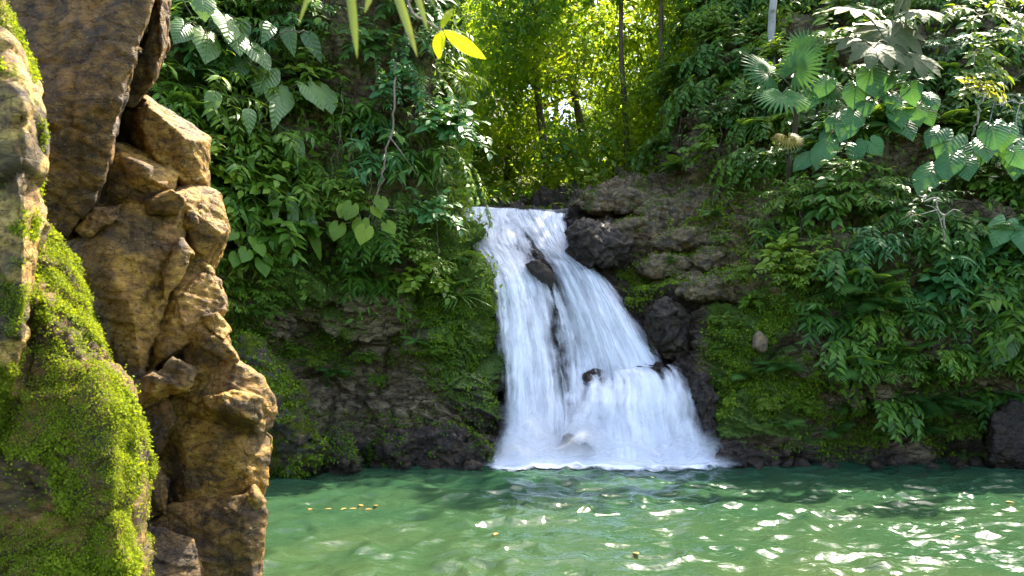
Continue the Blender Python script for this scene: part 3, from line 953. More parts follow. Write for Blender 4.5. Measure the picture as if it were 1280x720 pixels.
LF = {
    'ovate': leaf(0.44, 0.42, 0.25, 0.25),
    'ovate_flat': leaf(0.52, 0.45, 0.15, 0.15),
    'lance': leaf(0.26, 0.38, 0.3, 0.35),
    'paddle': leaf(0.30, 0.48, 0.35, 0.45, 9, 0.8, 0.012),
    'heart': heart(),
    'heart_small': heart(0.95, 0.15, 0.3, 2, 18),
    'strap': leaf(0.07, 0.35, 0.6, 0.7, 8, 0.6),
    'mini': leaf(0.6, 0.5, 0.2, 0.1, 3),
    'mote': leaf(0.75, 0.5, 0.25, 0.2, 2),
    'ovate_big': leaf(0.55, 0.36, 0.22, 0.45, 9, 0.85, 0.012),
    'fan': fan_leaf(),
    'palmate': palmate(),
    'frond': frond(),
}

# ------------------------------------------------------------------ plant builders (local frame: wall behind at +y, light from -y and above)


def stem_path(rs, L, out=0.8, up=0.5, sag=0.6, side=0.7, n=9):
    d = np.array([rs.uniform(-side, side), -out * rs.uniform(0.4, 1.1), up * rs.uniform(-0.2, 1.2)])
    d = unit(d)
    p = np.zeros(3)
    pts = [p.copy()]
    for i in range(n - 1):
        d = unit(d + np.array([rs.uniform(-.12, .12), rs.uniform(-.12, .12), -sag / n * (1 + i * 0.25)]))
        p = p + d * L / (n - 1)
        pts.append(p.copy())
    return np.array(pts)


def leafy_stem(A, SA, rs, pts, tm, size, nl, thick=0.008, pairs=False, upb=(0, -0.55, 0.8), spread=1.0):
    tube(SA, pts, np.linspace(thick, thick * 0.4, len(pts)), 4)
    n = len(pts)
    P_, D_, U_, S_ = [], [], [], []
    side = 1
    for i in range(nl):
        t = 0.18 + 0.82 * (i + rs.uniform(0, 0.6)) / nl
        f = min(t, 0.999) * (n - 1)
        k = int(f)
        p = pts[k] + (pts[k + 1] - pts[k]) * (f - k)
        tan = unit(pts[k + 1] - pts[k])
        sd = unit(np.cross(tan, np.array([0, -0.4, 1.0])))
        for s in ((1, -1) if pairs else (side,)):
            d = unit(tan * rs.uniform(0.3, 0.9) + sd * s * spread * rs.uniform(0.5, 1.1) + np.array([rs.uniform(-.25, .25), rs.uniform(-.45, .1), rs.uniform(-.5, .2)]))
            u = unit(np.array(upb) + np.array([rs.uniform(-.45, .45), rs.uniform(-.45, .45), rs.uniform(-.3, .3)]))
            P_.append(p + d * 0.01)
            D_.append(d)
            U_.append(u)
            S_.append(size * rs.uniform(0.65, 1.2) * (1.0 if t < 0.85 else 0.8))
        side = -side
    A.add(tm, np.array(P_), np.array(D_), np.array(U_), np.array(S_))


def make_shrub(seed, ns=9, L=0.9, tm='ovate', size=0.2, nl=11, sag=0.6, out=0.8, up=0.6, pairs=False, side=0.8):
    rs = random.Random(seed)
    A, SA = Acc(), Acc()
    for _ in range(ns):
        leafy_stem(A, SA, rs, stem_path(rs, L * rs.uniform(0.6, 1.15), out, up, sag, side), LF[tm], size, nl, 0.008, pairs)
    return A.mesh('foliage'), SA.mesh('stem')


def make_fern(seed, nf=11, L=0.8, up=0.7):
    rs = random.Random(seed)
    A, SA = Acc(), Acc()
    for _ in range(nf):
        a = rs.uniform(-1.5, 1.5)
        d = unit(np.array([math.sin(a), -math.cos(a) * 0.8 - 0.2, rs.uniform(-0.1, up)]))
        s = L * rs.uniform(0.6, 1.1)
        A.add(LF['frond'], (0, 0, 0), d, unit(np.array([rs.uniform(-.2, .2), -0.25, 1])), s)
        tube(SA, [np.zeros(3), d * s * 0.5 + np.array([0, 0, 0.0])], [0.008, 0.004], 4)
    return A.mesh('frond'), SA.mesh('stem')


def make_tuft(seed, nb=34, L=0.5, tm='strap'):
    rs = random.Random(seed)
    A = Acc()
    for _ in range(nb):
        a = rs.uniform(-math.pi, math.pi)
        d = unit(np.array([math.sin(a), -0.5 + 0.6 * math.cos(a), rs.uniform(0.1, 1.2)]))
        A.add(LF[tm], (0, 0, 0), d, unit(np.array([rs.uniform(-.2, .2), -0.4, 1])), L * rs.uniform(0.6, 1.1))
    return A.mesh('blades'), None


def make_creeper(seed, n=4, L=2.2, size=0.18, tm='ovate', nl=15):
    """hangs down the wall"""
    rs = random.Random(seed)
    A, SA = Acc(), Acc()
    for _ in range(n):
        p = np.array([rs.uniform(-.35, .35), -0.05, 0])
        d = unit(np.array([rs.uniform(-.4, .4), -0.7, 0.2]))
        pts = [p.copy()]
        for i in range(13):
            d = unit(d + np.array([rs.uniform(-.2, .2), rs.uniform(-.14, .12), -0.32]))
            p = p + d * L * rs.uniform(0.8, 1.1) / 13
            pts.append(p.copy())
        leafy_stem(A, SA, rs, np.array(pts), LF[tm], size, nl, 0.009, True, (0, -0.75, 0.6))
    return A.mesh('foliage'), SA.mesh('stem')


def make_tree(seed, h=9.0, r=0.16, lean=0.1, crown_r=2.6, nclump=46, leafsize=0.3, tm='ovate', bare=0.45):
    rs = random.Random(seed)
    A, SA = Acc(), Acc()
    p = np.zeros(3)
    d = unit(np.array([rs.uniform(-lean, lean), rs.uniform(-lean, lean), 1]))
    pts = [p.copy() - d * 0.4]
    n = 16
    for i in range(n):
        d = unit(d + np.array([rs.uniform(-.07, .07), rs.uniform(-.07, .07), 0.05]))
        p = p + d * h / n
        pts.append(p.copy())
    pts = np.array(pts)
    tube(SA, pts, np.linspace(r, r * 0.3, len(pts)), 9)
    for c in range(nclump):
        t = rs.uniform(bare, 1.0)
        f = t * (len(pts) - 2)
        k = int(f)
        p0 = pts[k]
        a = rs.uniform(-math.pi, math.pi)
        reach = crown_r * rs.uniform(0.25, 1.0) * (1 - 0.55 * max(0, (t - 0.6) / 0.4))
        e = p0 + np.array([math.cos(a) * reach, math.sin(a) * reach, rs.uniform(-0.2, 0.8) * reach])
        m = (p0 + e) / 2 + np.array([0, 0, 0.18 * reach])
        br = catmull([p0, m, e], 7)
        tube(SA, br, np.linspace(r * 0.25, 0.008, 7), 5)
        for _ in range(4):
            q = br[rs.randint(3, 6)]
            tw = [q]
            dd = unit(np.array([rs.uniform(-1, 1), rs.uniform(-1, 1), rs.uniform(-.4, .6)]))
            for i in range(5):
                dd = unit(dd + np.array([rs.uniform(-.2, .2), rs.uniform(-.2, .2), -0.1]))
                tw.append(tw[-1] + dd * 0.2)
            leafy_stem(A, SA, rs, np.array(tw), LF[tm], leafsize, 9, 0.007, False, (0, 0, 1))
    return A.mesh('crown'), SA.mesh('trunk')


def make_big(seed, n=9, tm='heart', size=0.6, L=1.0, up=0.6, side=0.9):
    """a plant of few large leaves, each leaf its own piece: list of leaf meshes and one stem mesh"""
    rs = random.Random(seed)
    leaves, SA = [], Acc()
    for i in range(n):
        a = (i + rs.uniform(-.3, .3)) / max(1, n - 1) * 2 - 1
        e = np.array([a * side * L, -rs.uniform(0.35, 0.75) * L * (1 - 0.3 * abs(a)), rs.uniform(-0.45, 0.9) * L * up + 0.1])
        m = e * 0.55 + np.array([0, 0.05, 0.18 * L])
        tube(SA, catmull([np.zeros(3), m, e], 7), np.linspace(0.018, 0.010, 7), 5)
        A = Acc()
        d = unit(np.array([a * 0.55 + rs.uniform(-.3, .3), -0.45, -0.8 + rs.uniform(-.2, .25)]))
        u = unit(np.array([rs.uniform(-.35, .35), -0.85, 0.5 + rs.uniform(-.2, .25)]))
        A.add(LF[tm], e, d, u, size * rs.uniform(0.7, 1.15))
        leaves.append(A.mesh('leaf'))
    return leaves, SA.mesh('stem')


# ------------------------------------------------------------------ labels by landmark
MARKS = [
    ('the overhanging slab', 205, 60), ('the rock outcrop', 265, 250), ('the paddle leaves', 340, 245), ('the hanging liana', 485, 200),
    ('the spiky tuft', 576, 362), ('the waterfall lip', 590, 255), ('the left rock wall', 400, 420), ('the overhead yellow leaves', 560, 55),
    ('the fan palm', 985, 110), ('the grey lobed tree', 1115, 55), ('the upper elephant ears', 1090, 170), ('the edge elephant ears', 1235, 235),
    ('the dry twigs', 1180, 285), ('the pale round stone', 948, 425), ('the right shore', 1130, 560), ('the sunlit shrub', 1215, 65),
    ('the mossy bank', 960, 480), ('the lone heart leaf', 1240, 447), ('the bare ledge', 850, 250), ('the pale trunk', 963, 30),
]
used = {}


def where(px, py, n=0):
    c = sorted(MARKS, key=lambda m: math.hypot(px - m[1], py - m[2]))
    nm, x, y = c[0]
    dx, dy = px - x, py - y
    far = math.hypot(dx, dy) > 75
    if abs(dx) > abs(dy) * 1.3:
        rel = 'right of' if dx > 0 else 'left of'
    elif abs(dy) > abs(dx) * 1.3:
        rel = 'below' if dy > 0 else 'above'
    else:
        rel = ('lower' if dy > 0 else 'upper') + (' right of' if dx > 0 else ' left of')
    s = ('well ' if far else 'just ') + rel + ' ' + nm
    if n:
        s += ', towards ' + c[n][0]
    return s


def unique_label(desc, px, py):
    for n in (0, 1, 2, 3):
        s = desc + ' ' + where(px, py, n)
        if s not in used and len(s.split()) <= 16:
            used[s] = 1
            return s
    s = desc + ' ' + where(px, py, 0)
    return s if len(s.split()) <= 16 else desc + ' near ' + where(px, py, 0).split(' of ')[-1]


# ------------------------------------------------------------------ plant library
LIB = {}


def lib(key, name, cat, group, desc, meshes, mats, parts):
    LIB[key] = dict(name=name, cat=cat, group=group, desc=desc, meshes=meshes, mats=mats, parts=parts)


TONES = {'leaf_dark': 'dark green', 'leaf_mid': 'mid green', 'leaf_light': 'fresh green', 'leaf_blue': 'blue green', 'leaf_sun': 'yellow green', 'fern': 'mid green', 'leaf_grey': 'pale grey'}
kinds = [
    ('broad', 'broad leaved shrub', [dict(tm='ovate_flat', size=0.24, nl=11, ns=14, L=0.95), dict(tm='ovate', size=0.28, nl=10, ns=13, L=1.0)]),
    ('fine', 'fine leaved shrub', [dict(tm='ovate', size=0.13, nl=18, ns=22, L=0.85), dict(tm='lance', size=0.17, nl=18, ns=20, L=0.9)]),
    ('lance', 'narrow leaved shrub', [dict(tm='lance', size=0.30, nl=13, ns=13, L=1.0, sag=0.9), dict(tm='lance', size=0.24, nl=8, ns=16, L=0.85, pairs=True)]),
    ('droop', 'drooping shrub', [dict(tm='ovate', size=0.22, nl=14, ns=12, L=1.2, sag=1.5, up=0.3), dict(tm='ovate', size=0.19, nl=9, ns=15, L=1.1, sag=1.5, up=0.3, pairs=True)]),
]
for kk, desc, vs in kinds:
    for tone in ('leaf_dark', 'leaf_mid', 'leaf_light', 'leaf_blue'):
        for vi, v in enumerate(vs):
            key = (kk, tone, vi)
            src = LIB.get((kk, 'leaf_dark', vi))
            if src:
                fm = src['meshes'][0].copy()
                fm.materials.clear()
                ms = (fm, src['meshes'][1])
            else:
                ms = make_shrub(hash(kk) % 7 + len(kk) * 31 + vi * 13, **v)
            lib(key, 'shrub', 'shrub', desc + 's on the walls', TONES[tone] + ' ' + desc, ms, (M[tone], M['stem']), ('foliage', 'stem'))
for vi in range(3):
    lib(('fern', 'fern', vi), 'fern', 'fern', 'ferns on the walls', 'feathery fern clump', make_fern(70 + vi, 12 + vi, 0.75 + 0.1 * vi), (M['fern'], M['stem']), ('frond', 'stem'))
for vi in range(2):
    for tone in ('leaf_mid', 'leaf_blue', 'leaf_dark'):
        ms = make_creeper(90 + vi)
        lib(('creeper', tone, vi), 'creeper', 'creeper', 'creepers hanging on the walls', TONES[tone] + ' hanging creeper', ms, (M[tone], M['stem']), ('foliage', 'stem'))

SRC = {}


def place(key, pos, rz=0.0, sc=1.0, label=None, group=None, tilt=0.0):
    L = LIB[key]
    if key not in SRC:
        t = thing(L['name'], label, L['cat'], pos, group or L['group'])
        for me, mt, pn in zip(L['meshes'], L['mats'], L['parts']):
            if me is not None:
                obj(pn, me, mt, t)
        SRC[key] = t
    else:
        t = copy_tree(SRC[key])
        t['label'] = label
        t['group'] = group or L['group']
        t.location = [float(q) for q in pos]
    t.rotation_euler = (tilt, 0, rz)
    t.scale = (sc, sc, sc)
    return t


def yaw(n):
    """turn local -y to the outward normal"""
    return math.atan2(n[0], -n[1])


def on_wall(W, key, px, py, sc=1.0, off=0.02, label=None, desc=None, group=None):
    p, n = W.at(px, py)
    lab = label or unique_label(desc or LIB[key]['desc'], px, py)
    return place(key, p + n * off, yaw(n) + random.uniform(-.4, .4), sc, lab, group)


# ------------------------------------------------------------------ carpets of small leaves on both walls


def carpet(W, name, mask, N, tms, size, off, mat, label, cat, seed):
    r = np.random.default_rng(seed)
    m = np.clip(mask(W.px, W.py, W.p), 0, None) * W.area
    m[W.py > 640] = 0
    i = r.choice(len(m), N, p=m / m.sum())
    p = W.p[i] + r.normal(0, 0.02, (N, 3)) + W.sn[i] * r.uniform(off[0], off[1], (N, 1))
    d = unit(r.normal(0, 1, (N, 3)) * 0.7 + W.sn[i] * 0.35 + np.array([0, 0, -0.55]))
    u = unit(W.sn[i] * 0.8 + np.array([0, 0, 0.6]) + r.normal(0, 0.4, (N, 3)))
    s = r.uniform(size[0], size[1], N) * (0.7 + 0.3 * r.random(N))
    A = Acc()
    k = r.integers(0, len(tms), N)
    for q, tm in enumerate(tms):
        A.add(LF[tm], p[k == q], d[k == q], u[k == q], s[k == q])
    return tag(obj(name, A.mesh(name), mat), label, cat, kind='stuff')


def veg_left(px, py, p):
    edge = 412 + 18 * np.sin(px * 0.05) - 30 * smooth(460, 420, px) * smooth(330, 420, px)
    return smooth(edge + 8, edge - 40, py) * (0.35 + 1.3 * smooth(-0.25, 0.5, fbm(p * 0.8, 3, 131)))


def edge_right(py):
    return np.interp(py, [-200, 60, 140, 200, 260, 330, 400, 470, 520, 560], [825, 828, 830, 870, 945, 965, 985, 1010, 1070, 1500])


def veg_right(px, py, p):
    e = edge_right(py)
    return smooth(e - 10, e + 30, px) * smooth(552, 520, py) * (0.35 + 1.3 * smooth(-0.25, 0.5, fbm(p * 0.8, 3, 141)))


carpet(LW, 'undergrowth', veg_left, 24000, ['ovate', 'lance', 'ovate_flat'], (0.07, 0.22), (0.0, 0.3), M['leaf_mid'], 'green small leaved undergrowth matted over the left rock wall', 'undergrowth', 1)
carpet(RW, 'undergrowth', veg_right, 30000, ['ovate', 'lance', 'ovate_flat'], (0.07, 0.22), (0.0, 0.3), M['leaf_mid'], 'green small leaved undergrowth matted over the right rock wall', 'undergrowth', 2)
carpet(LW, 'moss', lambda x, y, p: smooth(500, 560, x) * smooth(280, 330, y) * smooth(500, 430, y) * smooth(-0.3, 0.4, fbm(p * 1.3, 3, 7)) + 0.9 * smooth(350, 310, x) * smooth(230, 270, x) * smooth(380, 420, y) * smooth(590, 540, y) + 0.55 * smooth(375, 395, y) * smooth(565, 480, y) * smooth(-0.08, 0.3, fbm(p * 1.5, 3, 8)), 40000, ['mini'], (0.02, 0.075), (0.0, 0.05), M['moss_green'], 'yellow green moss clumps on the lower left rock wall', 'moss', 3)
carpet(RW, 'moss', lambda x, y, p: (smooth(870, 905, x) * smooth(1060, 980, x) * smooth(350, 410, y) * smooth(580, 545, y) + 0.35 * smooth(760, 800, x) * smooth(900, 860, x) * smooth(300, 330, y) * smooth(400, 370, y) + 0.4 * smooth(1000, 1050, x) * smooth(500, 520, y) * smooth(580, 555, y) + 0.3 * smooth(860, 900, x) * smooth(980, 940, x) * smooth(190, 230, y) * smooth(380, 340, y) + 0.45 * smooth(735, 770, x) * smooth(920, 880, x) * smooth(215, 240, y) * smooth(390, 350, y) * smooth(0.0, 0.4, fbm(p * 2.2, 3, 27))) * smooth(-0.15, 0.35, fbm(p * 1.6, 4, 17)), 42000, ['mini'], (0.02, 0.085), (0.0, 0.07), M['moss_green'], 'bright green moss spread over the bank beside the waterfall', 'moss', 4)

# ------------------------------------------------------------------ shrubs, ferns and creepers on the walls
rs = random.Random(21)


def scatter(W, x0, x1, y0, y1, step, inside, pick):
    y = y0
    while y < y1:
        x = x0 + (step / 2 if int((y - y0) / step) % 2 else 0)
        while x < x1:
            px, py = x + rs.uniform(-.4, .4) * step, y + rs.uniform(-.4, .4) * step
            if inside(px, py):
                k, sc = pick(px, py)
                if k:
                    on_wall(W, k, px, py, sc, 0.03)
            x += step
        y += step * 0.86


def pick_left(px, py):
    t = rs.random()
    if 380 < px < 470 and rs.random() < 0.45:
        return None, 0
    if py > 300:
        if t < 0.22:
            return ('fern', 'fern', rs.randint(0, 2)), rs.uniform(0.6, 0.9)
        return (rs.choice(['fine', 'fine', 'broad', 'lance']), rs.choice(['leaf_mid', 'leaf_light', 'leaf_mid', 'leaf_light']), rs.randint(0, 1)), rs.uniform(0.6, 0.95)
    if px > 440:
        if t < 0.3:
            return ('creeper', rs.choice(['leaf_blue', 'leaf_mid']), rs.randint(0, 1)), rs.uniform(0.55, 0.85)
        return (rs.choice(['broad', 'droop', 'broad', 'lance']), rs.choice(['leaf_blue', 'leaf_blue', 'leaf_mid', 'leaf_dark']), rs.randint(0, 1)), rs.uniform(0.7, 1.05)
    if t < 0.15:
        return ('fern', 'fern', rs.randint(0, 2)), rs.uniform(0.8, 1.1)
    return (rs.choice(['broad', 'droop', 'lance', 'fine']), rs.choice(['leaf_mid', 'leaf_light', 'leaf_blue', 'leaf_mid']), rs.randint(0, 1)), rs.uniform(0.7, 1.1)


def in_left(px, py):
    return py < 402 - 25 * (px < 430) and px < 598 - 0.10 * max(0, 290 - py) * (py > 0) and not (px > 575 and py < 260) and not (px > 545 and 215 < py < 335) and not (px > 590 and py > 330)


scatter(LW, 195, 600, -60, 405, 44, in_left, pick_left)


def pick_right(px, py):
    t = rs.random()
    if py > 430:
        if t < 0.5:
            return ('fern', 'fern', rs.randint(0, 2)), rs.uniform(0.7, 1.05)
        return (rs.choice(['fine', 'lance', 'droop']), rs.choice(['leaf_mid', 'leaf_dark']), rs.randint(0, 1)), rs.uniform(0.6, 0.9)
    if t < 0.10:
        return ('fern', 'fern', rs.randint(0, 2)), rs.uniform(0.8, 1.1)
    if t < 0.2:
        return ('creeper', rs.choice(['leaf_mid', 'leaf_dark', 'leaf_blue']), rs.randint(0, 1)), rs.uniform(0.5, 0.8)
    if px < 1010 and py > 220:
        return (rs.choice(['fine', 'broad', 'lance', 'fine']), rs.choice(['leaf_light', 'leaf_mid', 'leaf_light']), rs.randint(0, 1)), rs.uniform(0.6, 0.95)
    return (rs.choice(['broad', 'droop', 'lance', 'fine']), rs.choice(['leaf_dark', 'leaf_mid', 'leaf_blue', 'leaf_mid', 'leaf_dark']), rs.randint(0, 1)), rs.uniform(0.75, 1.15)


scatter(RW, 800, 1300, -60, 530, 44, lambda px, py: px > edge_right(py) + 8 and py < 515, pick_right)

# ------------------------------------------------------------------ plants that stand out


def big_plant(name, cat, label, W, px, py, meshes, mat, group=None, off=0.05, sc=1.0, rz=None):
    leaves, stem = meshes
    p, n = W.at(px, py)
    t = thing(name, label, cat, p + n * off, group)
    t.rotation_euler = (0, 0, yaw(n) if rz is None else rz)
    t.scale = (sc, sc, sc)
    obj('stem', stem, M['stem'], t)
    for l in leaves:
        obj('leaf', l, mat, t)
    return t


G = 'elephant ear plants on the right wall'
big_plant('elephant_ear_plant', 'elephant ear', 'large heart leaved elephant ear cluster just right of the fan palm', RW, 1085, 165, make_big(1, 19, 'heart', 0.48, 1.12, 0.75, 0.95), M['leaf_big'], G, 0.2)
big_plant('elephant_ear_plant', 'elephant ear', 'two low elephant ear leaves below the larger cluster beside the fan palm', RW, 1045, 205, make_big(2, 4, 'heart', 0.45, 0.67, 0.4, 1.0), M['leaf_big'], G, 0.25)
big_plant('elephant_ear_plant', 'elephant ear', 'large elephant ear cluster at the right edge of the photo above the dry twigs', RW, 1225, 235, make_big(3, 17, 'heart', 0.53, 1.12, 0.8, 0.9), M['leaf_big'], G, 0.25)
big_plant('elephant_ear_plant', 'elephant ear', 'dark elephant ear leaves at the right edge below the large edge cluster', RW, 1265, 310, make_big(4, 9, 'heart', 0.43, 0.78, 0.6, 0.8), M['leaf_big'], G, 0.25)
big_plant('elephant_ear_plant', 'elephant ear', 'single pale heart leaf low on the right wall near the photo edge', RW, 1240, 440, make_big(6, 1, 'heart', 0.46, 0.3, 0.1, 0.1), M['leaf_climb'], G, 0.5)
G = 'heart leaved climbers on the left wall'
for i, (px, py, sd, n, lab) in enumerate([
    (255, 60, 11, 7, 'pale heart leaved climber at the top left beside the overhanging slab'),
    (330, 80, 12, 6, 'pale heart leaved climber with drooping leaves right of the slab, highest of the wall'),
    (355, 130, 13, 5, 'pale heart leaved climber in the middle of the left wall above the paddle leaves'),
    (312, 165, 14, 4, 'heart leaved climber right of the sunlit outcrop top')]):
    big_plant('heart_leaf_climber', 'climbing plant', lab, LW, px, py, make_big(sd, n, ['heart', 'ovate_big'][i % 2], 0.5, 0.85, 0.7, 0.8), M['leaf_climb'], G, 0.3)
big_plant('paddle_leaf_plant', 'paddle plant', 'plant with long upright paddle leaves beside the ochre outcrop', LW, 330, 265, make_big(21, 5, 'paddle', 0.75, 0.6, 0.5, 0.9), M['leaf_climb'], None, 0.3)
big_plant('paddle_leaf_plant', 'paddle plant', 'lower plant with hanging paddle leaves right of the upright paddle leaves', LW, 372, 300, make_big(22, 4, 'paddle', 0.7, 0.5, 0.4, 0.8), M['leaf_mid'], None, 0.3)
big_plant('round_leaf_plant', 'round leaf plant', 'small plant with round leaves above the left rock ledge', LW, 300, 325, make_big(23, 7, 'heart_small', 0.24, 0.5, 0.8, 0.7), M['leaf_mid'], None, 0.25)
big_plant('round_leaf_plant', 'round leaf plant', 'small plant with round fresh leaves low in the middle of the left wall', LW, 455, 285, make_big(24, 8, 'heart_small', 0.26, 0.55, 0.8, 0.8), M['leaf_light'], None, 0.25)
lv, st = make_tuft(31, 40, 0.55)
p, n = LW.at(576, 368)
t = thing('spiky_tuft', 'spiky dark tuft of strap leaves on the left wall beside the waterfall', 'tuft', p + n * 0.05)
t.rotation_euler = (0, 0, yaw(n))
obj('blades', lv, M['leaf_dark'], t)
p, n = RW.at(1062, 515)
t = thing('spiky_tuft', 'small spiky tuft low on the right bank above the shore', 'tuft', p + n * 0.05)
t.rotation_euler = (0, 0, yaw(n))
t.scale = (0.7, 0.7, 0.7)
obj('blades', lv.copy(), M['leaf_mid'], t)


def crown_plant(name, cat, label, base, leaves, mat, tm, trunk_mat, group=None):
    """trunk from base; each leaf given by its own tip of petiole (offset), direction, up, size"""
    t = thing(name, label, cat, base, group)
    top = np.mean([np.array(l[0]) for l in leaves], 0)
    top[2] -= 0.35
    SA = Acc()
    tube(SA, catmull([np.zeros(3), top * 0.5 + np.array([0.05, 0.03, 0]), top], 9), np.linspace(0.07, 0.04, 9), 8)
    obj('trunk', SA.mesh('trunk'), trunk_mat, t)
    PA = Acc()
    for o, d, u, s in leaves:
        o = np.array(o)
        tube(PA, catmull([top, (top + o) / 2 + np.array([0, 0, 0.12]), o], 6), [0.014] * 6, 5)
    obj('petiole', PA.mesh('petiole'), M['stem'], t)
    for o, d, u, s in leaves:
        A = Acc()
        A.add(LF[tm], np.array(o), unit(np.array(d, float)), unit(np.array(u, float)), s)
        obj('leaf', A.mesh('leaf'), mat, t)
    return t


def rel(base, px, py, Y):
    return P(px, py, Y) - base


b = RW.at(985, 190)[0] + np.array([0, -0.1, 0])
Y0 = 16.2
crown_plant('fan_palm', 'palm', 'small fan palm with pleated round leaves in the right wall', b, [
    (rel(b, 960, 92, Y0), (-0.7, -0.3, 0.3), (0.1, -0.85, 0.5), 0.62), (rel(b, 995, 88, Y0 - .2), (0.4, -0.3, 0.5), (-0.1, -0.8, 0.6), 0.62),
    (rel(b, 978, 118, Y0 - .4), (-0.1, -0.5, -0.5), (0, -0.8, 0.7), 0.62), (rel(b, 1030, 105, Y0), (0.5, -0.3, -0.6), (0.2, -0.9, 0.5), 0.58),
    (rel(b, 1005, 62, Y0 + .3), (0.3, 0, 0.8), (0, -1, 0.3), 0.5)], M['leaf_palm'], 'fan', M['bark'])
b = RW.at(1110, 190)[0] + np.array([0, 0.1, 0])
Y0 = 16.0
crown_plant('lobed_leaf_tree', 'tree', 'slender tree with pale grey lobed leaves at the top right', b, [
    (rel(b, 1070, 12, Y0), (-0.6, -0.4, -0.1), (0, -0.55, 0.85), 0.62), (rel(b, 1075, 52, Y0 - .3), (-0.8, -0.4, -0.2), (0.1, -0.6, 0.8), 0.62),
    (rel(b, 1092, 60, Y0 - .6), (0.2, -0.5, -0.5), (0, -0.7, 0.7), 0.66), (rel(b, 1140, 72, Y0 - .4), (0.5, -0.4, -0.4), (0, -0.65, 0.8), 0.66),
    (rel(b, 1150, 14, Y0), (0.7, -0.3, -0.2), (0, -0.5, 0.85), 0.62), (rel(b, 1112, 38, Y0), (0.1, -0.5, -0.7), (0, -0.9, 0.4), 0.8), (rel(b, 1135, -10, Y0 + .3), (0.3, -0.3, 0.3), (0, -0.6, 0.8), 0.7)], M['leaf_grey'], 'palmate', M['bark'])
b = RW.at(985, 225)[0]
crown_plant('dying_palm', 'palm', 'small palm with one drooping yellow leaf below the fan palm', b, [(rel(b, 985, 172, 16.0), (0.1, -0.5, -0.6), (0, -0.9, 0.4), 0.36)], M['leaf_yellow'], 'fan', M['bark'])

# the shrub that catches the sun at the top right
for i, (px, py, Y, sc) in enumerate([(1225, 20, 15.2, 1.1), (1215, 70, 14.9, 1.0), (1205, 112, 14.8, 0.9)]):
    lib(('sunny', i), 'sunlit_shrub', 'shrub', 'sunlit shrubs at the top right', 'x', make_shrub(140 + i, 12, 0.9, 'ovate', 0.2, 12, 0.8, 0.7, 0.6), (M['leaf_pale'] if i == 2 else M['leaf_light'], M['twig']), ('foliage', 'stem'))
    place(('sunny', i), P(px, py, Y), 0.3 * i, sc, ['pale yellow shrub high in the top right corner', 'yellow green shrub right of the grey lobed tree', 'shrub coloured palest as if sunlit above the edge elephant ears'][i])

# sprigs and ferns growing low on the bare rock
for px, py, k_, sc in [(300, 392, ('fern', 'fern', 0), 0.5), (322, 420, ('fern', 'fern', 1), 0.45), (290, 440, ('fine', 'leaf_light', 0), 0.35), (398, 446, ('fine', 'leaf_light', 1), 0.38), (420, 462, ('fern', 'fern', 2), 0.4), (455, 450, ('fine', 'leaf_light', 0), 0.42), (476, 470, ('lance', 'leaf_mid', 1), 0.32), (372, 440, ('broad', 'leaf_mid', 1), 0.3), (516, 425, ('fern', 'fern', 0), 0.42), (548, 440, ('fine', 'leaf_mid', 0), 0.35), (585, 320, ('fern', 'fern', 1), 0.5), (330, 385, ('fine', 'leaf_mid', 0), 0.5), (355, 470, ('fine', 'leaf_light', 1), 0.3)]:
    on_wall(LW, k_, px, py, sc, 0.02)
for px, py, k_, sc in [(900, 300, ('fine', 'leaf_light', 0), 0.4), (925, 335, ('fine', 'leaf_light', 1), 0.45), (888, 262, ('fern', 'fern', 0), 0.45), (905, 395, ('fine', 'leaf_light', 0), 0.4), (925, 470, ('fern', 'fern', 1), 0.5), (955, 500, ('fine', 'leaf_light', 1), 0.4), (975, 460, ('fern', 'fern', 2), 0.55), (1000, 505, ('fine', 'leaf_light', 0), 0.5), (985, 530, ('fern', 'fern', 0), 0.5), (895, 430, ('fine', 'leaf_light', 1), 0.35), (940, 380, ('broad', 'leaf_light', 0), 0.4), (1040, 535, ('fern', 'fern', 1), 0.55), (1095, 540, ('fine', 'leaf_mid', 0), 0.45), (1150, 535, ('fern', 'fern', 2), 0.55), (1200, 530, ('fine', 'leaf_mid', 1), 0.5), (835, 330, ('fine', 'leaf_mid', 0), 0.35), (800, 352, ('fine', 'leaf_light', 1), 0.3), (860, 205, ('fern', 'fern', 2), 0.6), (835, 195, ('broad', 'leaf_dark', 0), 0.7), (815, 170, ('droop', 'leaf_dark', 0), 0.9), (850, 150, ('droop', 'leaf_dark', 1), 1.0), (880, 190, ('broad', 'leaf_mid', 1), 0.8), (830, 120, ('broad', 'leaf_mid', 0), 1.1), (868, 110, ('droop', 'leaf_mid', 0), 1.1)]:
    on_wall(RW, k_, px, py, sc, 0.02)

rq = random.Random(8)
for y in range(-20, 185, 34):
    for x in range(862, 980, 34):
        if x - 862 < 30 and y > 120:
            continue
        on_wall(RW, (rq.choice(['droop', 'broad', 'fine']), rq.choice(['leaf_mid', 'leaf_dark', 'leaf_mid', 'leaf_light']), rq.randint(0, 1)), x + rq.uniform(-12, 12), y + rq.uniform(-12, 12), rq.uniform(0.75, 1.1), 0.05)

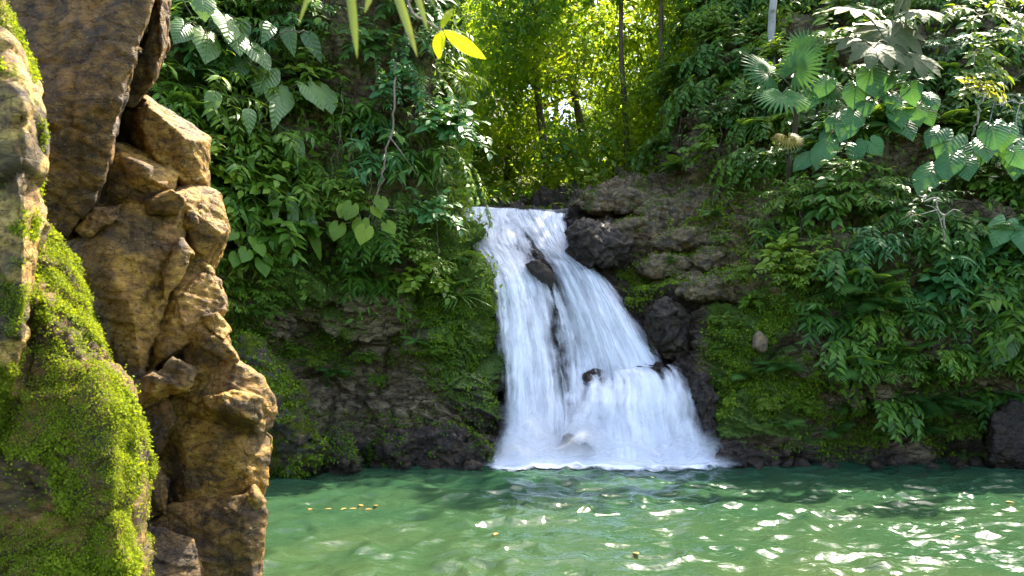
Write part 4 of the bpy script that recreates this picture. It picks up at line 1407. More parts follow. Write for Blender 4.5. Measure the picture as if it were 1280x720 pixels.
# thin vines and roots hanging down both walls
rv = random.Random(5)
vsrc = []
for q in range(3):
    A = Acc()
    pt = [np.zeros(3)]
    for j in range(18):
        pt.append(pt[-1] + np.array([rv.uniform(-.035, .035), rv.uniform(-.035, .03), -0.085]))
    tube(A, catmull(pt, 40), np.linspace(0.009, 0.004, 40), 5)
    pt2 = [pt[8]]
    for j in range(9):
        pt2.append(pt2[-1] + np.array([rv.uniform(-.02, .05), rv.uniform(-.035, .03), -0.07]))
    tube(A, catmull(pt2, 20), np.linspace(0.006, 0.003, 20), 5)
    vsrc.append(A.mesh('hanging_vine'))
for W, px, py in [(LW, 430, 120), (LW, 445, 170), (LW, 418, 200), (LW, 462, 215), (LW, 520, 130), (LW, 380, 90), (LW, 540, 235), (LW, 350, 200), (RW, 1060, 320), (RW, 1130, 230), (RW, 1200, 380), (RW, 1010, 250), (RW, 955, 150), (RW, 1170, 120), (RW, 1255, 360), (RW, 1095, 395), (RW, 905, 170), (RW, 860, 140)]:
    p, n = W.at(px, py)
    o = obj('hanging_vine', vsrc[rv.randint(0, 2)], M['liana'])
    o.location = [float(c) for c in p + n * rv.uniform(0.3, 0.5)]
    o.rotation_euler = (0, 0, yaw(n) + rv.uniform(-.6, .6))
    sc = rv.uniform(0.7, 1.2)
    o.scale = (sc, sc, sc)
    tag(o, unique_label('thin brown hanging vine', px, py), 'vine', 'thin vines hanging on the walls')

# lianas and dry twigs
def liana(name, label, cat, pts, r, mat, branches=()):
    A = Acc()
    pts = np.array([P(*q) for q in pts])
    b0 = pts[0].copy()
    tube(A, catmull(pts - b0, 28) + 0.07 * np.stack([fbm(np.arange(28)[:, None] * np.array([[0.5, 0.1, 0.2]]) + q, 2, q) for q in (1, 2, 3)], 1), np.linspace(r, r * 0.6, 28), 6)
    for br, rr in branches:
        tube(A, catmull(np.array([P(*q) for q in br]) - b0, 16), np.linspace(rr, rr * 0.35, 16), 5)
    o = obj(name, A.mesh(name), mat)
    o.location = [float(q) for q in b0]
    return tag(o, label, cat)


liana('liana', 'brown liana hanging down the middle of the left wall', 'liana', [(494, 80, 14.3), (490, 140, 14.1), (482, 200, 14.0), (474, 240, 14.0), (470, 285, 14.2)], 0.022, M['liana'], [([(486, 170, 14.0), (505, 195, 13.9), (522, 220, 14.1)], 0.014), ([(474, 262, 14.0), (490, 262, 13.9), (508, 264, 14.1)], 0.012)])
liana('liana', 'thin curling liana near the top of the left wall', 'liana', [(390, 40, 14.2), (362, 38, 14.0), (350, 44, 14.0), (338, 50, 14.1)], 0.012, M['liana'])
liana('liana', 'pale curved liana rising left of the edge elephant ears', 'liana', [(1215, 170, 15.0), (1222, 140, 14.6), (1228, 120, 14.5), (1226, 100, 14.6)], 0.02, M['twig'], [([(1232, 175, 14.9), (1240, 140, 14.5), (1245, 118, 14.7)], 0.014)])
liana('dry_branch', 'pale dry forked twigs sticking out below the edge elephant ears', 'dry branch', [(1180, 300, 14.2), (1176, 270, 13.8), (1166, 250, 13.7), (1150, 246, 13.8)], 0.014, M['twig'], [([(1178, 285, 14.0), (1170, 262, 13.8), (1156, 256, 13.7)], 0.009), ([(1176, 275, 13.9), (1192, 262, 13.7), (1206, 268, 13.7)], 0.009), ([(1172, 262, 13.8), (1150, 268, 13.7), (1136, 270, 13.7)], 0.008)])
liana('dry_branch', 'tangle of bare pale twigs at the right edge beside the sunlit shrub', 'dry branch', [(1290, 150, 14.2), (1275, 130, 13.9), (1262, 128, 13.9), (1246, 132, 14.0)], 0.012, M['twig'], [([(1275, 130, 13.9), (1270, 150, 13.8), (1274, 166, 13.8)], 0.008), ([(1280, 122, 13.9), (1262, 118, 13.9), (1250, 122, 13.9)], 0.007)])
liana('dry_branch', 'fallen bare twig lying on the shore at the right edge', 'dry branch', [(1240, 577, 14.6), (1256, 572, 14.5), (1268, 575, 14.5), (1284, 571, 14.5)], 0.018, M['twig'], [([(1256, 572, 14.5), (1264, 566, 14.4), (1276, 566, 14.4)], 0.012)])

# ------------------------------------------------------------------ the forest above the falls
G = 'bushes in the sunny gap above the waterfall'
for vi in range(4):
    ms = make_shrub(200 + vi, 26, 1.5, ['ovate', 'ovate_flat', 'lance', 'ovate'][vi], [0.24, 0.28, 0.32, 0.18][vi], [13, 12, 13, 18][vi], 0.7, 0.3, 1.3, False, 1.2)
    lib(('bush', vi), 'bush', 'bush', G, ['yellow green bush', 'broad leaved sunlit bush', 'narrow leaved sunlit bush', 'fine leaved sunlit bush'][vi], ms, (M['leaf_sun'] if vi != 2 else M['leaf_light'], M['stem']), ('foliage', 'stem'))
rs = random.Random(33)
rows = ['at the edge of the upper stream', 'in the second row behind the falls', 'in the middle of the sunny gap', 'far back in the sunny gap', 'at the very back of the sunny gap']
side = ['left end', 'left part', 'middle', 'right part', 'right end']
for ri, (Y, step) in enumerate([(22.5, 1.1), (25.5, 1.4), (29, 1.7), (34, 2.1), (40, 2.6)]):
    x0, x1 = (530 - 640) / 1000 * Y, (880 - 640) / 1000 * Y
    n = int((x1 - x0) / step)
    for i in range(n):
        x = x0 + (i + rs.uniform(0.1, 0.9)) * step
        y = Y + rs.uniform(-1.2, 1.2)
        z = float(hill_z(x, y))
        if ri == 0 and -1.3 < x < 1.6:
            continue
        vi = rs.randint(0, 3)
        k = min(4, int(5 * i / n))
        place(('bush', vi), (x, y, z + 0.1), rs.uniform(-3, 3), rs.uniform(0.8, 1.35), unique_label(LIB[('bush', vi)]['desc'], 0, 0) if False else LIB[('bush', vi)]['desc'] + ' ' + rows[ri] + ', ' + side[k])

r = np.random.default_rng(77)
N = 110000
Yq = 24 + 14 * r.random(N)
pxq = r.uniform(545, 915, N)
xq = (pxq - 640) / 1000 * Yq
z0 = hill_z(xq, Yq)
zt = CAM_Z + (HORIZON + 60) / 1000 * Yq
zq = z0 + (zt - z0) * r.random(N) ** 1.25
q = np.stack([xq, Yq, zq], 1)
dens = fbm(q * np.array([0.55, 0.4, 0.6]), 4, 201) + 0.25 * smooth(14, 6, zq - z0) - 0.25 * smooth(6, 14, zq - z0)
q = q[(dens > np.where(Yq > 33, -0.12, 0.10)) & (r.random(N) < 0.75)]
N = len(q)
tone = fbm(q * np.array([0.5, 0.5, 0.7]) + 40, 3, 211) + r.normal(0, 0.12, N)
for nm, sel, mt, lb in (('sunlit', tone < 0.2, 'leaf_sun', 'mass of sunlit yellow green leaves filling the gap above the waterfall'), ('green', (tone >= 0.2) & (tone < 0.55), 'leaf_fresh', 'patches of fresh green leaves among the sunlit forest above the falls'), ('dark', tone >= 0.55, 'leaf_dark', 'patches of dark green leaves among the sunlit forest above the falls')):
    A = Acc()
    c = q[sel]
    for tm, sz in (('ovate', 1.0), ('lance', 1.25), ('ovate_flat', 0.9)):
        w = r.random(len(c)) < 0.36
        for j in range(2):
            n_ = int(w.sum())
            A.add(LF[tm], c[w] + r.normal(0, 0.12, (n_, 3)), unit(r.normal(0, 1, (n_, 3)) * np.array([1, 1, 0.5]) + np.array([0, -0.2, -0.5])), unit(r.normal(0, 0.5, (n_, 3)) + np.array([0, -0.3, 1])), sz * r.uniform(0.10, 0.32, n_))
    tag(obj('forest_foliage', A.mesh('forest_foliage'), M[mt]), lb, 'foliage', kind='stuff')
for i, (x, y) in enumerate([(4.6, 23.6), (5.4, 25.2), (6.2, 24.2), (7.0, 26.0), (6.0, 27.5), (4.8, 27.0), (7.9, 24.8), (5.2, 30.0)]):
    place(('bush', [0, 3, 1, 2][i % 4]), (x, y, float(hill_z(x, y)) + 0.2), i * 1.1, 1.25, unique_label(LIB[('bush', [0, 3, 1, 2][i % 4])]['desc'] + ' on the bank', 640 + x / y * 1000, 30))

TR = []
for vi, (h, r, cr, nc, ls, tm, bare) in enumerate([(11, 0.16, 2.6, 40, 0.30, 'ovate', 0.35), (13, 0.2, 3.0, 46, 0.26, 'lance', 0.4), (9, 0.12, 2.2, 34, 0.34, 'ovate_flat', 0.3)]):
    TR.append(make_tree(300 + vi, h, r, 0.12, cr, nc, ls, tm, bare))
G = 'forest trees above the waterfall'
k = 0
trees = [
    (686, 27.0, 0, 'leaf_sun', 'slim dark trunked tree at the left of the sunny gap'), 
    (735, 33.0, 1, 'leaf_sun', 'tree in the middle of the sunny gap behind the two dark trunks'), (632, 32.0, 2, 'leaf_sun', 'low leafy tree at the left end of the sunny gap'),
    (600, 38.0, 0, 'leaf_light', 'far tree just beyond the left wall'),
    (700, 42.0, 0, 'leaf_sun', 'far tree in the back of the gap, left of middle'), (770, 44.0, 2, 'leaf_light', 'far tree in the back of the gap, right of middle'),
    (900, 24.0, 0, 'leaf_dark', 'dark leafy tree at the top of the right wall left of the pale trunk'),
    (660, 50.0, 1, 'leaf_light', 'farthest tree left in the gap'), (810, 52.0, 1, 'leaf_light', 'farthest tree right in the gap'), (560, 46.0, 1, 'leaf_mid', 'farthest tree hidden behind the left wall'),
]
TSRC = {}
for px, Y, vi, tone, lab in trees:
    x = (px - 640) / 1000 * Y
    pos = (x, Y, float(hill_z(x, Y)))
    key = (vi, tone)
    if key not in TSRC:
        t = thing('forest_tree', lab, 'tree', pos, G)
        cm, tm_ = TR[vi]
        cm = cm.copy()
        cm.materials.clear()
        obj('crown', cm, M[tone], t)
        obj('trunk', tm_, M['bark'], t)
        TSRC[key] = t
    else:
        t = copy_tree(TSRC[key])
        t.location = pos
        t['label'] = lab
    t.rotation_euler = (0, 0, rs.uniform(-3, 3))
# two taller trees, unseen crowns added to shade the lip of the falls
for i, (x, y, h, lab) in enumerate([(4.7, 24.2, 1.15, 'tall tree added for shade over the rock recess, crown mostly above the photo'), (3.6, 25.0, 1.2, 'tall dark trunked tree at the right of the sunny gap')]):
    cm, tm_ = make_tree(340 + i, 12.5, 0.08, 0.05, 3.2, [95, 50][i], 0.36, 'ovate_flat', 0.5)
    t = thing('forest_tree', lab, 'tree', (x, y, float(hill_z(x, y))), G)
    t.scale = (h, h, h)
    obj('crown', cm, M['leaf_mid'], t)
    obj('trunk', tm_, M['bark'], t)
# the pale trunk at the top of the right wall
cm, tm_ = make_tree(321, 9, 0.10, 0.02, 2.0, 20, 0.26, 'ovate', 0.6)
b = P(964, 70, 19.5)
t = thing('pale_trunk_tree', 'tree with a straight pale grey trunk above the fan palm', 'tree', b)
obj('crown', cm, M['leaf_mid'], t)
obj('trunk', tm_, M['bark_pale'], t)

# ------------------------------------------------------------------ the waterfall
wf = thing('waterfall', 'white silky waterfall dropping in two strands into the green pool', 'waterfall', (1.6, 15.3, 0))
WB = np.array(wf.location)


def fall_sheet(name, Lc, Rc, mat, seed, off=0.0, bulge=0.15, nu=140, nv=200, ridge=0.014, dens=None, soft=0.22, rag=0.0, top=0.03):
    a = catmull([P(*q) for q in Lc], nv)
    b = catmull([P(*q) for q in Rc], nv)
    u = np.linspace(0, 1, nu)
    v = np.linspace(0, 1, nv)
    U, Vv = np.meshgrid(u, v)
    W = a[:, None] * (1 - u)[None, :, None] + b[:, None] * u[None, :, None]
    width = np.linalg.norm(b - a, axis=1).mean()
    L = np.linalg.norm(np.diff(a, axis=0), axis=1).sum()
    q = np.stack([U.ravel() * width * 6, Vv.ravel() * L * 0.30, np.full(U.size, seed * 1.7)], 1)
    rd = fbm(q, 4, seed).reshape(nv, nu)
    q2 = np.stack([U.ravel() * width * 1.6, Vv.ravel() * L * 0.35, np.full(U.size, seed * 2.7)], 1)
    rd2 = fbm(q2, 3, seed + 5).reshape(nv, nu)
    outd = ridge * rd + 0.09 * rd2 + bulge * np.sin(np.pi * U) ** 0.7 + off
    W[:, :, 1] -= outd
    W[:, :, 2] += 0.08 * outd
    # strands fray: the sheet thins out unevenly towards its sides and where it starts
    q3 = np.stack([Vv.ravel() * L * 1.3, np.full(U.size, seed * 3.1), U.ravel() * 0.6], 1)
    fr = 0.5 * fbm(q3, 3, seed + 8).reshape(nv, nu)
    ed = np.clip(np.minimum(U, 1 - U) / soft * (1 + fr), 0, 1)
    dn = -0.75 * (1 - ed) ** 1.6
    q4 = np.stack([U.ravel() * width * 3.0, np.full(U.size, seed * 5.1), np.zeros(U.size)], 1)
    st = top * (1 + rag * 6 * np.clip(fbm(q4, 3, seed + 11).reshape(nv, nu) + 0.4, 0, 2))
    dn = dn - 0.8 * (1 - np.clip(Vv / st, 0, 1)) ** 1.5 + 0.10
    if dens is not None:
        dn = dn + dens(U, Vv)
    me = mesh_tris(name, W.reshape(-1, 3) - WB, grid_tris(nv, nu), np.stack([U.ravel() * width + seed, Vv.ravel() * L], 1), True, {'dens': dn.ravel()})
    return obj(name, me, mat, wf)


L0 = [(566, 262, 19.2), (570, 276, 18.7), (581, 305, 17.6), (606, 345, 16.7), (614, 400, 16.2), (618, 480, 15.7), (618, 592, 15.2)]
L1 = [(664, 264, 19.2), (668, 280, 18.7), (672, 312, 17.7), (690, 350, 16.9), (708, 410, 16.4), (722, 490, 15.9), (730, 592, 15.3)]
R0 = [(628, 263, 19.2), (640, 280, 18.7), (660, 306, 17.9), (676, 335, 17.2), (692, 400, 16.8), (704, 466, 16.4), (690, 500, 15.9), (682, 540, 15.5), (676, 592, 15.2)]
R1 = [(712, 268, 19.2), (712, 285, 18.7), (724, 318, 17.9), (764, 350, 17.2), (802, 400, 16.7), (840, 462, 16.3), (868, 492, 15.9), (890, 535, 15.5), (902, 592, 15.2)]
A0 = [(700, 468, 16.2), (696, 486, 15.85), (686, 510, 15.5), (680, 540, 15.3), (672, 592, 15.1)]
A1 = [(852, 452, 16.2), (872, 462, 15.85), (888, 496, 15.5), (898, 535, 15.3), (912, 592, 15.1)]
C0 = [(664, 338, 16.7), (672, 380, 16.4), (684, 430, 16.1), (688, 500, 15.7), (684, 592, 15.2)]
C1 = [(716, 348, 16.8), (730, 390, 16.5), (738, 430, 16.3), (744, 500, 15.8), (748, 592, 15.2)]
topd = lambda U, V: 0.20 * smooth(0.35, 0.0, V)
for i in range(3):
    fall_sheet('cascade', L0, L1, M['falls'][i], 3 + i, 0.02 + 0.08 * i, 0.16, dens=lambda U, V: topd(U, V) + 0.12 * smooth(0.75, 1.0, V) + 0.10 * smooth(0.75, 0.3, U) - 0.12 * smooth(0.6, 0.95, U) * smooth(0.4, 0.55, V))
    fall_sheet('cascade', R0, R1, M['falls'][i], 13 + i, 0.02 + 0.08 * i, 0.14, dens=lambda U, V: topd(U, V) * 0.6 + 0.08 * smooth(0.35, 0.6, U) + 0.06 * smooth(0.6, 0.75, V))
for i in range(2):
    fall_sheet('cascade', A0, A1, M['falls'][i], 23 + i, 0.04 + 0.08 * i, 0.22, dens=lambda U, V: 0.16 * smooth(0.6, 1.0, V) + 0.10 * smooth(0.2, 0.45, U) * smooth(0.9, 0.6, U), soft=0.3, rag=1.0, top=0.10)
    fall_sheet('cascade', C0, C1, M['falls'][i + 1], 33 + i, 0.02 + 0.06 * i, 0.08, dens=lambda U, V: -0.06 + 0.14 * smooth(0.6, 0.95, V), soft=0.4, rag=1.0, top=0.12)

# upper stream feeding the lip
xs = np.linspace(-1.35, 1.35, 60)
ys = np.linspace(18.9, 26, 60)
V, T = sheet_xy(xs, ys, lambda p: 5.52 + 0.02 * (p[:, 1] - 19) + 0.03 * fbm(p * 3, 3, 6))
V[:, 0] += 0.03 * (V[:, 1] - 19)
tag(obj('stream', mesh_tris('stream', V, T), M['falls'][0]), kind='structure')
me = bpy.data.objects['stream'].data
a = me.attributes.new('dens', 'FLOAT', 'POINT')
me.uv_layers.new(name='UVMap')

# foam where it meets the pool
xs = np.linspace(-2.2, 6.0, 260)
ys = np.linspace(13.0, 15.6, 150)


def foam_z(p):
    return 0.05 + 0.0 * p[:, 0]


V, T = sheet_xy(xs, ys, foam_z)
core = smooth(-0.9, 0.0, V[:, 0]) * smooth(4.6, 3.2, V[:, 0])
yy = (15.05 - V[:, 1]) / (0.35 + 0.65 * core)
dn = core * smooth(1.25, 0.1, np.abs(yy)) * 0.85 - 0.22 + 0.30 * smooth(-1.6, 0.0, V[:, 0]) * smooth(5.8, 4.0, V[:, 0]) * smooth(1.4, 0.2, np.abs(yy))
dn = np.maximum(dn, -0.16 + 0.28 * fbm(V * np.array([1.3, 3.2, 0]), 4, 78) - 0.30 * smooth(14.6, 13.2, V[:, 1]) - 0.5 * smooth(0.8, 0.2, smooth(-1.8, -0.6, V[:, 0]) * smooth(5.9, 4.2, V[:, 0])))
V[:, 2] = 0.028 + core * smooth(1.1, 0.0, np.abs(yy)) * (0.02 + 0.03 * fbm(V * np.array([3.5, 3.5, 0]), 4, 77)) + wave(V)
obj('foam', mesh_tris('foam', V - WB, T, None, True, {'dens': dn}), M['foam'], wf)
# soft spray drifting at the foot: thin veils of droplets one behind the other
for i in range(7):
    y0, h, x0, x1 = 14.68 + 0.085 * i, 0.34 + 0.16 * i, -0.75 + 0.03 * i, 4.25 - 0.04 * i
    xs = np.linspace(x0, x1, 150)
    zs = np.linspace(0, 1, 30)
    X, Z = np.meshgrid(xs, zs)
    hh = h * (0.7 + 0.5 * fbm(np.stack([X.ravel() * 1.3, Z.ravel() * 0, X.ravel() * 0 + i], 1), 2, 5 + i).reshape(X.shape))
    Yv = y0 - 0.1 * Z + 0.08 * fbm(np.stack([X.ravel() * 1.8, Z.ravel() * 2, X.ravel() * 0 + 9 + i], 1), 3, 8).reshape(X.shape)
    V = np.stack([X.ravel(), Yv.ravel(), (Z * hh).ravel() + 0.02], 1)
    dn = (0.46 - 0.66 * Z ** 0.8 - 0.5 * (1 - smooth(x0, x0 + 0.7, X) * smooth(x1, x1 - 0.7, X))).ravel()
    obj('spray', mesh_tris('spray', V - WB, grid_tris(30, 150), None, True, {'dens': dn}), M['mist'], wf)

# ------------------------------------------------------------------ boulders in and beside the falls


def boulder(name, label, outline, Y, depth, bulge, mat, voxel=0.03, seed=0, amp=(0.08, 0.04, 0.02), sm=4, group=None, back=0.8, freq=0.8):
    pts = outline_pts(outline, Y, depth, bulge, back, random.Random(seed))
    me = hull_rock(pts, voxel, 500 + seed, tuple(q * 0.6 for q in amp), min(sm, 1), freq * 1.6, 0.05 if voxel > 0.025 else 0.008, 14)
    c = np.array([float(q) for q in P(np.mean([q[0] for q in outline]), max(q[1] for q in outline), Y)])
    rebase(me, c)
    o = obj(name, me, M[mat])
    o.location = [float(q) for q in c]
    return tag(o, label, 'boulder', group)


boulder('boulder', 'small dark wet boulder splitting the top of the waterfall', [(655, 330), (672, 324), (688, 334), (698, 352), (690, 362), (668, 348)], 16.55, 0.5, 0.12, 'rock_wet', 0.02, 1, (0.03, 0.015, 0.008))
boulder('boulder', 'dark wet boulder inside the foam at the foot of the falls', [(696, 560), (706, 540), (722, 544), (732, 572), (726, 590), (694, 590)], 15.02, 0.5, 0.12, 'rock_wet', 0.02, 2, (0.04, 0.02, 0.008))
boulder('boulder', 'smaller rounded wet boulder right of the one in the foam', [(720, 562), (732, 552), (744, 562), (748, 590), (718, 590)], 14.92, 0.4, 0.1, 'rock_wet', 0.02, 3, (0.04, 0.02, 0.008))
boulder('boulder', 'big black wet boulder right of the waterfall lip', [(700, 290), (720, 274), (760, 276), (790, 300), (784, 330), (748, 342), (716, 326)], 17.2, 1.0, 0.35, 'rock_wet', 0.04, 4, (0.2, 0.1, 0.03), 1, None, 0.8, 0.5)
boulder('boulder', 'dark wet boulder halfway down right of the right strand', [(800, 380), (830, 360), (866, 390), (876, 440), (850, 462), (812, 440)], 16.3, 0.9, 0.3, 'rock_wet', 0.04, 5, (0.2, 0.1, 0.03), 1, None, 0.8, 0.5)
boulder('boulder', 'dark wet boulder at the right foot of the waterfall', [(862, 470), (884, 466), (894, 500), (892, 545), (872, 540)], 15.35, 0.6, 0.2, 'rock_wet', 0.04, 6, (0.15, 0.08, 0.03), 1, None, 0.8, 0.6)
boulder('boulder', 'low mossy boulder in the pool right of the waterfall foot', [(884, 570), (904, 548), (930, 552), (944, 572), (940, 592), (884, 592)], 14.9, 0.6, 0.15, 'rock_wet', 0.03, 7, (0.08, 0.05, 0.02))
boulder('boulder', 'pale tan round stone stuck in the mossy bank right of the falls', [(940, 418), (950, 412), (960, 420), (962, 438), (950, 444), (940, 436)], 15.15, 0.4, 0.10, 'rock_tan', 0.02, 8, (0.02, 0.01, 0.006))
boulder('boulder', 'large mossy slab sloping into the pool behind the ochre outcrop', [(270, 410), (300, 400), (345, 450), (385, 510), (412, 575), (412, 600), (270, 610)], 13.3, 1.4, 0.35, 'rock_grey', 0.05, 9, (0.22, 0.10, 0.03), 2, None, 0.8, 0.5)
boulder('boulder', 'grey boulder at the waterline right of the large mossy slab', [(395, 560), (415, 530), (440, 545), (452, 580), (448, 598), (392, 600)], 13.9, 0.7, 0.2, 'rock_wet', 0.04, 10, (0.12, 0.06, 0.02))
boulder('boulder', 'pale lit rock on the slope above the large mossy slab', [(362, 490), (376, 478), (388, 500), (384, 520), (370, 512)], 13.9, 0.6, 0.15, 'rock_grey', 0.03, 11, (0.08, 0.04, 0.02))
pass
boulder('boulder', 'dark wet ledge at the waterline below the left wall', [(450, 560), (500, 535), (580, 530), (620, 560), (622, 590), (450, 594)], 14.7, 0.8, 0.2, 'rock_wet', 0.04, 13, (0.18, 0.09, 0.03), 1, None, 0.8, 0.6)
boulder('boulder', 'dark smooth rock at the right edge of the shore', [(1238, 520), (1262, 500), (1300, 500), (1310, 590), (1234, 590)], 14.4, 0.8, 0.2, 'rock_wet', 0.04, 14, (0.12, 0.06, 0.03), 2)
for i, (px, py, w, h, Y, lab) in enumerate([
    (770, 252, 62, 15, 18.7, 'long brown slab forming the crest of the bare ledge right of the lip'), (842, 262, 52, 16, 18.2, 'tan slab on the bare slope just below the dark recess'),
    (800, 285, 46, 14, 18.0, 'tan slab above the dark wet boulder beside the right strand'), (862, 298, 58, 17, 17.3, 'broad pale slab in the middle of the bare slope'),
    (900, 322, 44, 16, 16.7, 'pale slab at the right side of the bare slope under the plants'), (838, 332, 50, 15, 17.0, 'brown slab low on the bare slope above the halfway boulder'),
    (890, 360, 46, 18, 16.2, 'tan slab above the mossy bank'), (918, 282, 40, 14, 17.3, 'small tan slab tucked under the leaves right of the slope'), (880, 244, 44, 14, 18.3, 'small slab at the top right of the bare slope')]):
    boulder('flat_rock', lab, [(px - w, py + h * 0.3), (px - w * 0.6, py - h * 0.7), (px + w * 0.3, py - h), (px + w, py - h * 0.2), (px + w * 0.8, py + h), (px - w * 0.5, py + h)], Y + 0.08, 0.9, 0.16, 'rock_slab', 0.035, 40 + i, (0.10, 0.06, 0.02), 0, 'flat rocks on the bare slope right of the falls', 0.9, 0.6)

def add_moss(o, n, size, seed, thr=0.0, mat='moss_green'):
    me = o.data
    k = len(me.vertices)
    p = np.zeros(k * 3, np.float32)
    me.vertices.foreach_get('co', p)
    p = p.reshape(-1, 3).astype(float)
    nr = np.zeros(k * 3, np.float32)
    me.vertices.foreach_get('normal', nr)
    nr = nr.reshape(-1, 3).astype(float)
    r = np.random.default_rng(seed)
    m = smooth(thr - 0.2, thr + 0.25, fbm(p * 1.6 + 5, 4, seed) + 0.4 * nr[:, 2]) * smooth(0.4, 0.0, nr[:, 1]) + 1e-6
    i = r.choice(k, n, p=m / m.sum())
    A = Acc()
    A.add(LF['mini'], p[i] + nr[i] * r.uniform(0, 0.04, (n, 1)), unit(r.normal(0, 1, (n, 3)) * 0.8 + nr[i] * 0.4 + np.array([0, 0, -0.4])), unit(nr[i] + r.normal(0, 0.4, (n, 3))), r.uniform(size[0], size[1], n))
    tag(obj('moss', A.mesh('moss'), M[mat], o), kind='stuff')


for o in list(COL.objects):
    if o.get('label') == 'large mossy slab sloping into the pool behind the ochre outcrop':
        add_moss(o, 9000, (0.02, 0.07), 61, -0.1)
    if o.name.startswith('flat_rock'):
        add_moss(o, 700, (0.02, 0.06), 64 + len(o.name), 0.3)
    if o.get('label') == 'dark wet ledge at the waterline below the left wall':
        add_moss(o, 2500, (0.02, 0.06), 62, 0.25)
    if o.get('label') == 'grey boulder at the waterline right of the large mossy slab':
        add_moss(o, 1200, (0.02, 0.06), 63, 0.2)

# loose stones along the waterline
ssrc = []
for q in range(4):
    rr = random.Random(80 + q)
    pts = [unit(np.array([rr.gauss(0, 1), rr.gauss(0, 1), rr.gauss(0, 1)])) * np.array([0.22, 0.17, 0.13]) for _ in range(26)]
    me = hull_rock(pts, 0.018, 900 + q, (0.02, 0.01, 0.006), 0, 1.5, 0.008, 4)
    ssrc.append(me)
rr = random.Random(9)
for i in range(30):
    px = rr.uniform(420, 610) if i < 13 else rr.uniform(905, 1290)
    sc = rr.uniform(0.4, 1.25)
    Y = (14.75 if px < 620 else 14.85) + rr.uniform(-0.25, 0.15)
    o = obj('shore_stone', ssrc[i % 4], M['rock_wet'])
    p = P(px, 580, Y)
    o.location = (float(p[0]), float(Y), rr.uniform(-0.03, 0.05))
    o.rotation_euler = (rr.uniform(-.4, .4), rr.uniform(-.4, .4), rr.uniform(-3, 3))
    o.scale = (sc, sc, sc)
    tag(o, unique_label(('small' if sc < 0.7 else 'middling' if sc < 1 else 'larger') + ' dark wet shore stone', px, 580), 'stone', 'loose stones along the waterline')

# ------------------------------------------------------------------ the two near boulders


def near_boulder(name, label, outline, Y, depth, bulge, mat, seed, moss_n, moss_fn, sm=10, amp=(0.06, 0.03, 0.016)):
    pts = outline_pts(outline, Y, depth, bulge, 0.85, random.Random(seed))
    me = hull_rock(pts, 0.014, 700 + seed, amp, sm, 0.8, 0.006)
    c = np.array([float(q) for q in P(np.mean([q[0] for q in outline]), max(q[1] for q in outline), Y)])
    n = len(me.vertices)
    p = np.zeros(n * 3, np.float32)
    me.vertices.foreach_get('co', p)
    p = p.reshape(-1, 3).astype(float)
    nr = np.zeros(n * 3, np.float32)
    me.vertices.foreach_get('normal', nr)
    nr = nr.reshape(-1, 3).astype(float)
    rebase(me, c)
    o = obj(name, me, M[mat])
    o.location = [float(q) for q in c]
    tag(o, label, 'boulder')
    r = np.random.default_rng(seed)
    px = 640 + FPX * p[:, 0] / p[:, 1]
    py = HORIZON - FPX * (p[:, 2] - CAM_Z) / p[:, 1]
    m = np.clip(moss_fn(px, py, p, nr), 0, None) * smooth(0.55, 0.2, nr[:, 1]) * smooth(-60, -20, px) * smooth(780, 730, py)
    i = r.choice(n, moss_n, p=m / m.sum())
    # moss cushions: a bump height from noise lifts the little leaves off the rock
    lift = 0.020 * smooth(-0.2, 0.6, fbm(p[i] * 9, 3, 5)) * r.random(moss_n)
    pos = p[i] + nr[i] * lift[:, None] + r.normal(0, 0.006, (moss_n, 3)) - c
    d = unit(r.normal(0, 1, (moss_n, 3)) * 0.9 + nr[i] * 0.5 + np.array([0, 0, -0.3]))
    u = unit(nr[i] + r.normal(0, 0.5, (moss_n, 3)))
    A = Acc()
    A.add(LF['mote'], pos, d, u, r.uniform(0.005, 0.016, moss_n) * (0.7 + 0.6 * smooth(-0.2, 0.6, fbm(p[i] * 5, 2, 6))))
    tag(obj('moss', A.mesh('moss'), M['moss'], o), kind='stuff')
    return o


near_boulder('mossy_boulder', 'large moss covered boulder nearest the camera at the lower left',
             [(30, 300), (62, 288), (92, 340), (132, 430), (166, 500), (184, 570), (182, 640), (176, 740), (150, 840), (-120, 840), (-120, 320)], 3.9, 1.2, 0.30, 'rock_mossy', 5, 230000,
             lambda x, y, p, n: (0.05 + smooth(-0.22, 0.22, fbm(p * 3.6, 4, 55))) * (0.6 + smooth(-0.2, 0.6, n[:, 2])), 45)
near_boulder('pale_boulder', 'boulder coloured pale as if sunlit with moss patches at the far left edge',
             [(-140, -60), (-10, -30), (14, 30), (40, 80), (50, 140), (56, 200), (54, 280), (46, 340), (40, 420), (22, 520), (-30, 580), (-140, 600)], 3.55, 0.9, 0.22, 'rock_pale', 16, 60000,
             lambda x, y, p, n: smooth(-0.05, 0.25, fbm(p * 4.0, 4, 65)), 12, (0.045, 0.016, 0.010))

# ------------------------------------------------------------------ leaves hanging into the top of the picture, and on the water


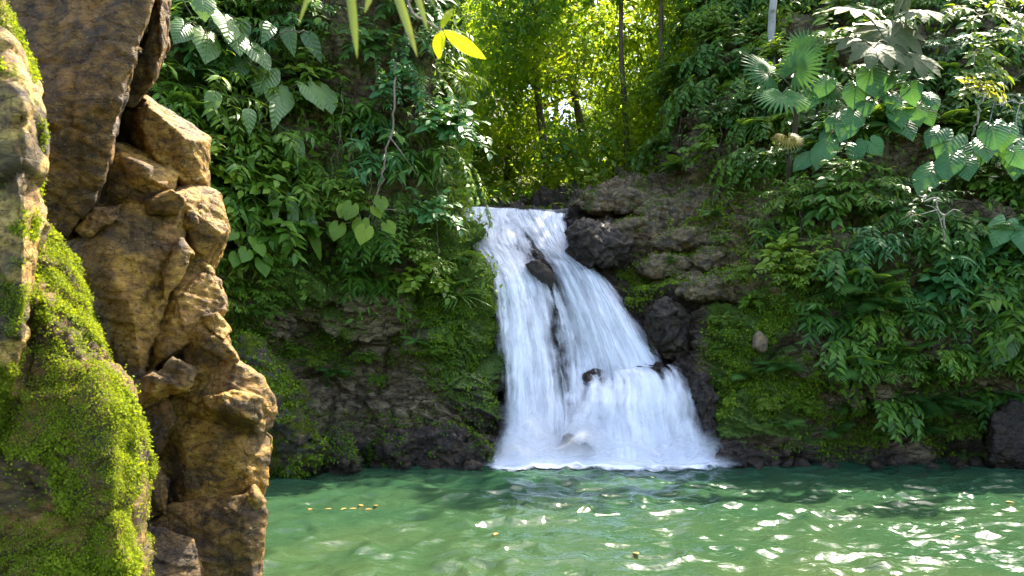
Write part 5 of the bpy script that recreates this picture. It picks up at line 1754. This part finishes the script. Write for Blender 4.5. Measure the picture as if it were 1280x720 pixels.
def near_leaf_plant():
    b = P(500, -60, 1.9)
    t = thing('overhanging_twig', 'thin twig with three glowing yellow leaves hanging into the top of the photo', 'twig', b)
    A = Acc()
    tube(A, catmull(np.array([P(500, -60, 1.9), P(512, 10, 1.9), P(535, 28, 1.9), P(551, 38, 1.9)]) - b, 14), np.linspace(0.004, 0.0022, 14), 5)
    obj('stem', A.mesh('stem'), M['liana'], t)
    for (x0, y0), (x1, y1), w, yy in [((551, 36), (566, 4), 1.0, 0.02), ((551, 38), (546, 68), 1.0, -0.03), ((555, 38), (604, 74), 1.0, 0.0)]:
        a_, b_ = P(x0, y0, 1.9), P(x1, y1, 1.9 + yy)
        L = np.linalg.norm(b_ - a_)
        q = Acc()
        q.add(leaf(0.42 if L < 0.075 else 0.27, 0.5, 0.25, 0.2, 8, 0.85, 0.01), a_ - b, unit(b_ - a_), unit(np.array([-0.25, -0.9, -0.35])), L)
        obj('leaf', q.mesh('leaf'), M['leaf_bright'], t)
    b = P(480, -70, 1.7)
    t = thing('strap_leaf_plant', 'blurred strap leaves hanging down at the top of the photo left of the yellow leaves', 'plant', b)
    for (x0, y0), (x1, y1), w in [((434, -40), (447, 70), 0.09), ((474, -40), (456, 14), 0.15), ((484, -40), (523, 68), 0.09), ((505, -50), (536, 36), 0.09), ((520, -40), (545, 10), 0.08), ((398, -40), (372, 30), 0.07)]:
        a_, b_ = P(x0, y0, 1.7), P(x1, y1, 1.66)
        q = Acc()
        q.add(leaf(w, 0.45, 0.3, 0.06, 9, 0.7), a_ - b, unit(b_ - a_), unit(np.array([0.2, -0.9, 0.3])), np.linalg.norm(b_ - a_))
        obj('leaf', q.mesh('leaf'), M['leaf_strap'], t)
    q = Acc()
    tube(q, catmull(np.array([P(390, -60, 1.7), P(450, -45, 1.7), P(530, -52, 1.7)]) - b, 10), [0.005] * 10, 5)
    obj('stem', q.mesh('stem'), M['liana'], t)


near_leaf_plant()
fl = [(388, 640), (410, 637), (430, 639), (451, 632), (461, 637), (470, 634), (441, 641), (620, 668), (1262, 629), (1197, 674), (795, 693)]
fsrc = None
for i, (px, py) in enumerate(fl):
    Y = CAM_Z * FPX / (py - HORIZON)
    p = P(px, py, Y)
    p[2] = float(wave(p[None])[0]) + 0.012
    if fsrc is None:
        A = Acc()
        A.add(leaf(0.5, 0.45, 0.2, 0.05, 6), (0, -0.05, 0), (0, 1, 0), (0, 0, 1), 0.11)
        fsrc = obj('floating_leaf', A.mesh('floating_leaf'), M['leaf_dead'])
        o = fsrc
    else:
        o = fsrc.copy()
        COL.objects.link(o)
    o.location = [float(q) for q in p]
    o.rotation_euler = (0, 0, i * 1.3)
    g = i < 7
    tag(o, 'fallen orange leaf floating in the loose row beside the ochre outcrop' if g else ['fallen leaf floating alone in the middle of the pool', 'orange leaf floating near the right edge of the pool', 'brown leaf floating in the near right of the pool', 'small leaf floating near the bottom of the photo'][i - 7], 'leaf', 'fallen leaves floating by the outcrop' if g else 'single leaves floating on the pool')
